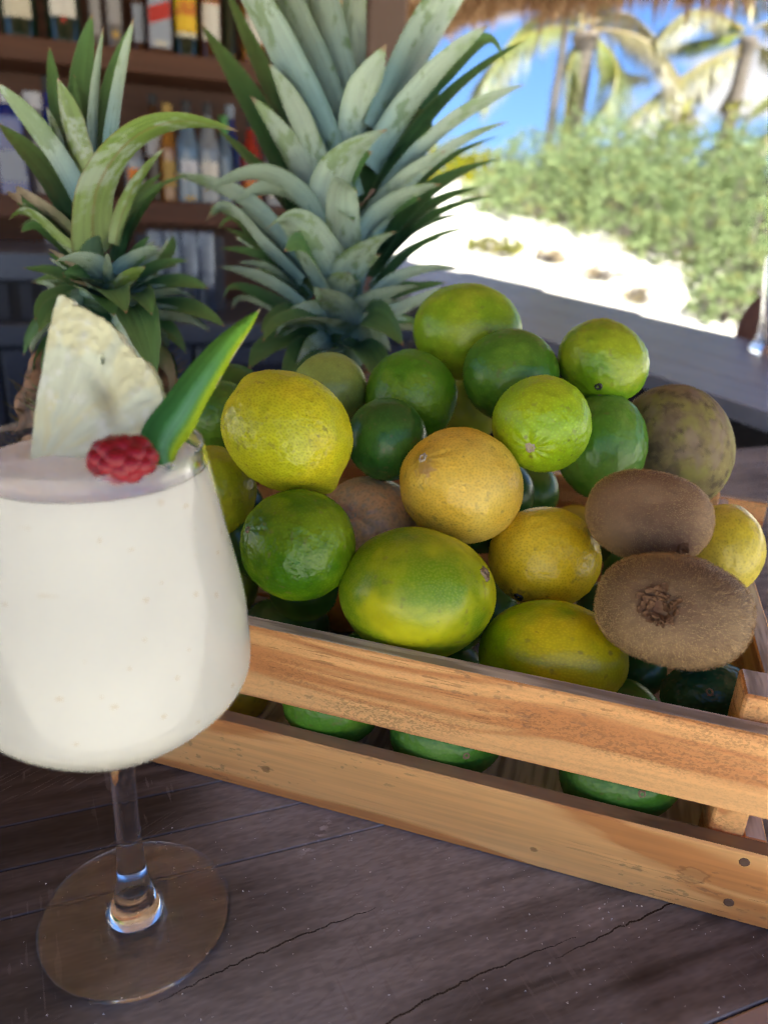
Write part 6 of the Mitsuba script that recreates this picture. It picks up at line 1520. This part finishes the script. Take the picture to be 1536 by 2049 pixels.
# folded pineapple leaf as garnish
NL = 44
eA, eF, eB = curve(GARNISH_EDGE_A, NL), curve(GARNISH_FOLD, NL), curve(GARNISH_EDGE_B, NL)
KW = 13
xs = np.linspace(0, 1, KW)
v = []
for k in range(NL):
    ctrl = 2 * eF[k] - 0.5 * (eA[k] + eB[k])
    ctrl = 0.65 * ctrl + 0.35 * eF[k]
    v.append(eA[k] * ((1 - xs) ** 2)[:, None] + ctrl * (2 * xs * (1 - xs))[:, None] + eB[k] * (xs ** 2)[:, None])
v = np.array(v)
uv = np.stack(np.broadcast_arrays(xs[None, :], np.linspace(0, 1, NL)[:, None]), -1).reshape(-1, 2)
i = (np.arange(NL - 1)[:, None] * KW + np.arange(KW - 1)).ravel()
f = np.vstack([np.stack([i, i + 1, i + KW + 1], 1), np.stack([i, i + KW + 1, i + KW], 1)])
t = thing('garnish_leaf', 'folded bright green pineapple leaf stuck in the cocktail', 'leaf')
put(t, trimesh.Trimesh(v.reshape(-1, 3), f, process=False), 'leaf_garnish', smooth=True, uv=uv)

# raspberry, each drupelet its own part
BC, BR, BH = np.array(BERRY[0]) + [0, 0.0015, -0.0006], BERRY[1] * 0.93, BERRY[2] * 0.95
t = thing('raspberry', 'dark red raspberry floating beside the garnish leaf', 'raspberry')
pts = fib(32)
g = np.random.default_rng(21)
core = trimesh.creation.icosphere(3)
add(t + '__core', trimesh.Trimesh(core.vertices * [BR * 0.95, BR * 0.88, BH * 0.92] + BC, core.faces, process=False), 'berry_red', True)
for p in pts:
    s = 0.0040 * (0.9 + 0.25 * g.random())
    o = np.array([p[0] * BR * 0.74, p[1] * BR * 0.68, p[2] * BH * 0.66]) + g.normal(0, 0.00025, 3)
    b = ICO[2]
    add(t + '__drupelet', trimesh.Trimesh(b.vertices * s * [1, 1, 0.92] + BC + o, b.faces, process=False), 'berry_red', True)

# white grains scattered over the counter
g = np.random.default_rng(77)
V, F = [], []
for k in range(420):
    while True:
        u, w = g.uniform(-0.08, 0.34), g.uniform(0.156, 0.34)
        d = meshkit.fbm(np.array([u * 26, w * 26, 4.0]), 3)
        dens = 0.15 + 1.4 * max(0, d - 0.45) * 2 + (0.5 if 0.10 < u < 0.24 and 0.21 < w < 0.28 else 0)
        sx, sq, _ = (lambda p: ((p[0] * math.cos(TH) + (p[1] - CRATE_O[1]) * math.sin(TH)), (-p[0] * math.sin(TH) + (p[1] - CRATE_O[1]) * math.cos(TH)), 0))(bar_to_world(np.array([u, w, 0])))
        if g.random() < dens and sq < -0.003:
            break
    s = 0.00013 + 0.00022 * g.random() ** 3
    m = trimesh.creation.box((2 * s, 1.5 * s, 1.4 * s))
    m.apply_transform(trimesh.transformations.random_rotation_matrix(g.random(3)))
    V.append(bar_to_world(np.array(m.vertices) + np.array([u, w, BAR + s])))
    F.append(m.faces + 8 * k)
add('spilled_sugar', (np.vstack(V), np.vstack(F)), 'white_grain')
kind('spilled_sugar', 'stuff', 'white sugar grains scattered over the dark counter')

# ------------------------------------------------------------------ dune plants and palms


def bush(pos, rad, hh, label, seed, tint=(0.195, 0.27, 0.12), tint2=(0.355, 0.43, 0.205), n=None, leaf=0.046, group='bushes on the dune', key='bush'):
    g = np.random.default_rng(seed)
    t = thing(key, label, 'bush', group)
    n = n or int(16000 * rad * max(rad, 0.5))
    # twiggy tufts: cluster centres over the mound, leaves in rosettes about them
    nc = max(14, n // 16)
    d = g.normal(0, 1, (nc, 3))
    d[:, 2] = np.abs(d[:, 2]) * 0.8 - 0.15
    d /= np.linalg.norm(d, axis=1, keepdims=True)
    lump = 0.38 + 1.15 * meshkit.fbm(d * 2.3 + seed, 3)
    cpt = d * (lump * (0.78 + 0.24 * g.random(nc)))[:, None] * [rad, rad, hh]
    shade = g.random(nc)
    per = 16
    V, F, Cc = [], [], []
    o = g.normal(0, 1, (nc, per, 3))
    o /= np.linalg.norm(o, axis=2, keepdims=True)
    o = o * 0.8 + d[:, None] * 0.5 + np.array([0, 0, 0.55])
    o /= np.linalg.norm(o, axis=2, keepdims=True)
    ll = leaf * (0.7 + 0.6 * g.random((nc, per, 1)))
    st = cpt[:, None] + o * 0.02
    tip = st + o * ll
    sd = np.cross(o, g.normal(0, 1, (nc, per, 3)))
    sd /= np.linalg.norm(sd, axis=2, keepdims=True)
    mid = (st + tip) / 2 + np.cross(sd, o) * 0.1 * ll
    hw = sd * ll * 0.19
    v = np.stack([st, mid - hw, mid + hw, tip], 2).reshape(-1, 3)
    b = np.arange(nc * per) * 4
    f = np.vstack([np.stack([b, b + 1, b + 2], 1), np.stack([b + 1, b + 3, b + 2], 1)])
    mixv = np.clip(0.65 * shade[:, None] + 0.5 * g.random((nc, per)), 0, 1)
    cc = lerp(np.array(tint), np.array(tint2), mixv[..., None])
    yel = (g.random((nc, 1)) > 0.86)[..., None]
    cc = np.where(yel, lerp(cc, np.array([0.34, 0.28, 0.09]), 0.5), cc)
    cc = np.repeat(cc.reshape(-1, 3), 4, 0)
    v = v + np.array(pos)
    add(t + '__crown', (v, f), 'foliage', color=cc)
    tw = []
    for k in range(int(40 + 40 * rad)):
        q = cpt[g.integers(nc)] * 0.95
        a0 = np.array([q[0] * 0.25, q[1] * 0.25, -0.05])
        tw.append(tube(curve([a0, a0 * 0.4 + q * 0.6 + g.normal(0, 0.06, 3), q], 7), np.linspace(0.016, 0.005, 7), 5))
    m = cat(tw)
    m.vertices = np.array(m.vertices) + np.array(pos)
    add(t + '__stem', m, 'twig_grey', 40)


M['twig_grey'] = {'type': 'diffuse', 'reflectance': rgb(0.20, 0.175, 0.15)}
BUSHES = [
 (1.90, 10.87, 0.9, 0.70, 'grey-green bush at the sand slope edge under the tall palm'),
 (1.46, 11.67, 0.62, 0.42, 'low grey-green bush at the bare sand, nearest the pineapple leaves'),
 (2.58, 11.32, 1.0, 0.95, 'rounded grey-green bush above the sand pocket'),
 (2.97, 9.90, 0.85, 0.80, 'bush with bare grey twigs beside the pocket of sand'),
 (3.30, 9.19, 0.75, 0.65, 'grey-green bush on the slope just below the twiggy one'),
 (4.23, 10.38, 1.0, 0.95, 'broad grey-green bush high on the slope by the slender palm'),
 (3.45, 8.00, 0.55, 0.55, 'small bush low on the slope above the bar stool'),
 (3.85, 8.35, 0.65, 0.70, 'bush directly above the tall glass on the counter'),
 (3.02, 7.33, 0.34, 0.32, 'lowest sprig of bush, just over the counter by the stool'),
 (3.60, 11.27, 1.0, 1.0, 'dense grey-green bush in the middle of the dune'),
 (2.82, 10.83, 0.8, 0.75, 'grey-green bush between the twiggy bush and the rounded one'),
 (2.15, 12.6, 0.9, 0.75, 'bush on the dune top beside the yellow-green shrubs'),
 (3.15, 12.9, 1.0, 1.05, 'bush on the dune top in front of the tall palm trunk'),
 (4.15, 12.7, 1.1, 1.05, 'bush on the dune top between the two palms'),
 (5.20, 12.4, 1.1, 0.95, 'bush on the dune top hiding the slender palm foot'),
 (6.30, 12.2, 1.1, 0.95, 'bush on the dune top past the slender palm'),
 (5.10, 10.9, 1.0, 0.95, 'bush on the slope just below the slender palm foot'),
 (4.60, 9.3, 0.9, 0.85, 'leafy bush lower on the slope behind the tall glass'),
]
for k, (x, y, r, h_, lab) in enumerate(BUSHES):
    bush((x, y, float(hgt(x, y)) + 0.02), r, h_, lab, 900 + k)
for k, (x, y, r, h_, lab) in enumerate([(0.55, 13.2, 0.75, 0.62, 'bright yellow-green shrub behind the pineapple leaf tips'), (1.15, 13.4, 0.6, 0.5, 'low yellow-green shrub beside the bare sand crest')]):
    bush((x, y, float(hgt(x, y)) - 0.05), r, h_, lab, 950 + k, (0.20, 0.24, 0.015), (0.40, 0.37, 0.02), group='yellow-green shrubs')
for k, (x, y, r, h_, lab) in enumerate([(1.10, 9.05, 0.30, 0.13, 'creeping green runner plant lying on the white sand'), (1.64, 8.75, 0.16, 0.13, 'dry brownish tuft on the white sand'), (2.12, 8.25, 0.24, 0.12, 'sparse dry weeds low on the white sand'), (2.35, 7.6, 0.16, 0.10, 'thin dry weed near the counter edge')]):
    dry = k > 0
    bush((x, y, float(hgt(x, y))), r, h_, lab, 970 + k, (0.34, 0.27, 0.17) if dry else (0.20, 0.22, 0.06), (0.52, 0.43, 0.29) if dry else (0.32, 0.31, 0.10), n=(900 if k == 0 else 110), leaf=0.06, group='weeds on the sand', key='weed')
# upright shoots standing over the dune top
for k, (x, y) in enumerate([(3.75, 12.4), (4.62, 12.3), (4.1, 12.6), (5.0, 12.8)]):
    g = np.random.default_rng(40 + k)
    z0 = float(hgt(x, y)) + 0.5
    t = thing('shoot', ('yellowish upright shoot over the dune bushes, nearest the tall palm', 'yellowish upright shoot close to the slender palm', 'thin upright shoot midway between the palms', 'thin upright shoot past the slender palm foot')[k], 'plant', 'upright shoots')
    V, F, Cc = [], [], []
    for q in range(70):
        h_ = g.random() * 0.75
        p = np.array([x + g.normal(0, 0.05), y + g.normal(0, 0.05), z0 + h_])
        a = g.random() * 6.28
        o = np.array([math.cos(a) * 0.6, math.sin(a) * 0.6, 0.8]) * 0.13
        sd = np.array([-math.sin(a), math.cos(a), 0]) * 0.018
        b = len(V)
        V += [p, p + o * 0.5 - sd, p + o * 0.5 + sd, p + o]
        F += [[b, b + 1, b + 2], [b + 1, b + 3, b + 2]]
        Cc += [lerp([0.22, 0.24, 0.04], [0.38, 0.33, 0.06], g.random())] * 4
    add(t + '__leaves', (np.array(V), np.array(F)), 'foliage', color=np.array(Cc))
    add(t + '__stem', tube([(x, y, z0 - 0.5), (x, y, z0), (x + 0.02, y, z0 + 0.75)], [0.02, 0.015, 0.006], 6), 'twig_grey', 40)


def palm(label, crown, foot, fronds, r0, r1, seed, group='coconut palms'):
    g = np.random.default_rng(seed)
    t = thing('palm_tree', label, 'palm tree', group)
    crown = np.array(crown)
    path = curve([foot, (np.array(foot) + crown) / 2 + [0.05, 0, 0.0], crown + [0, 0, 0.05]], 60)
    rr = np.linspace(r0, r1, 60) * (1 + 0.07 * (np.arange(60) % 3 == 0)) * (1 + 0.45 * np.exp(-((np.linspace(0, 1, 60) - 0.97) / 0.05) ** 2))
    add(t + '__trunk', tube(path, rr, 16), 'trunk_bark', 50)
    for k, pts in enumerate(fronds):
        c = curve(pts, 60)
        tg = np.gradient(c, axis=0)
        tg /= np.linalg.norm(tg, axis=1, keepdims=True)
        L = np.linalg.norm(np.diff(c, axis=0), axis=1).sum()
        ms = [tube(c, np.linspace(0.030, 0.006, 60), 5)]
        side = np.cross(tg, [0, 0, 1.0])
        side /= np.linalg.norm(side, axis=1, keepdims=True) + 1e-9
        V, F = [], []
        nL = 130
        young = g.random()
        for q in range(nL):
            s = 0.10 + 0.90 * q / nL
            p = c[int(s * 59)]
            T_ = tg[int(s * 59)]
            for sg in (-1, 1):
                ln = L * 0.32 * (math.sin(math.pi * (0.12 + 0.80 * s)) ** 0.7) * (0.85 + 0.3 * g.random())
                S_ = side[int(s * 59)] * sg
                d = S_ * 0.75 + T_ * 0.55 + np.array([0, 0, -0.35 - 0.25 * g.random()]) + g.normal(0, 0.08, 3)
                d /= np.linalg.norm(d)
                m1 = p + d * ln * 0.55
                m2 = m1 + (d * 0.75 + np.array([0, 0, -0.6])) * ln * 0.42
                wd = np.cross(d, [0, 0, 1.0]) + T_ * 0.4
                wd *= 0.0115 / np.linalg.norm(wd)
                b = len(V)
                V += [p - wd, p + wd, m1 + wd * 1.1, m1 - wd * 1.1, m2]
                F += [[b, b + 1, b + 2], [b, b + 2, b + 3], [b + 3, b + 2, b + 4]]
        V, F = np.array(V), np.array(F)
        old = 0.5 + 0.5 * math.sin(k * 2.1 + seed)
        c1 = lerp([0.10, 0.135, 0.012], [0.175, 0.15, 0.06], old)
        rach = lerp([0.26, 0.23, 0.02], [0.26, 0.18, 0.05], old)
        nz = g.random(len(V))
        tipmix = np.tile([0, 0, 0.35, 0.35, 0.9], len(V) // 5)
        col = lerp(np.array(c1), np.array([0.27, 0.235, 0.18]), (tipmix * (0.35 + 0.65 * old) * nz)[:, None])
        vv = np.vstack([np.array(ms[0].vertices), V])
        fff = np.vstack([ms[0].faces, F + len(ms[0].vertices)])
        cc = np.vstack([np.tile(rach, (len(ms[0].vertices), 1)), col])
        add(t + '__frond', (vv, fff), 'palm_leaf', color=cc)


palm('tall coconut palm with drooping half-dry fronds, and a thick trunk', (3.248, 16.556, 4.448), (3.05, 16.4, 1.5), PALM_A, 0.21, 0.17, 31)
palm('slender coconut palm with a thin trunk and yellow-green fronds', (6.259, 16.584, 4.517), (5.95, 16.4, 1.5), PALM_B, 0.155, 0.115, 32)
palm('short palm of which only frond tips show past the slender palm', (7.256, 15.462, 3.614), (7.3, 15.4, 1.5), PALM_C, 0.15, 0.13, 33)
t = thing('pole', 'thin bluish bare pole beside the tall palm trunk', 'pole')
put(t, tube([(2.70, 16.2, 1.4), (2.74, 16.2, 3.0), (2.80, 16.2, 4.5)], [0.075, 0.07, 0.06], 12), 'trunk_bark', 40)
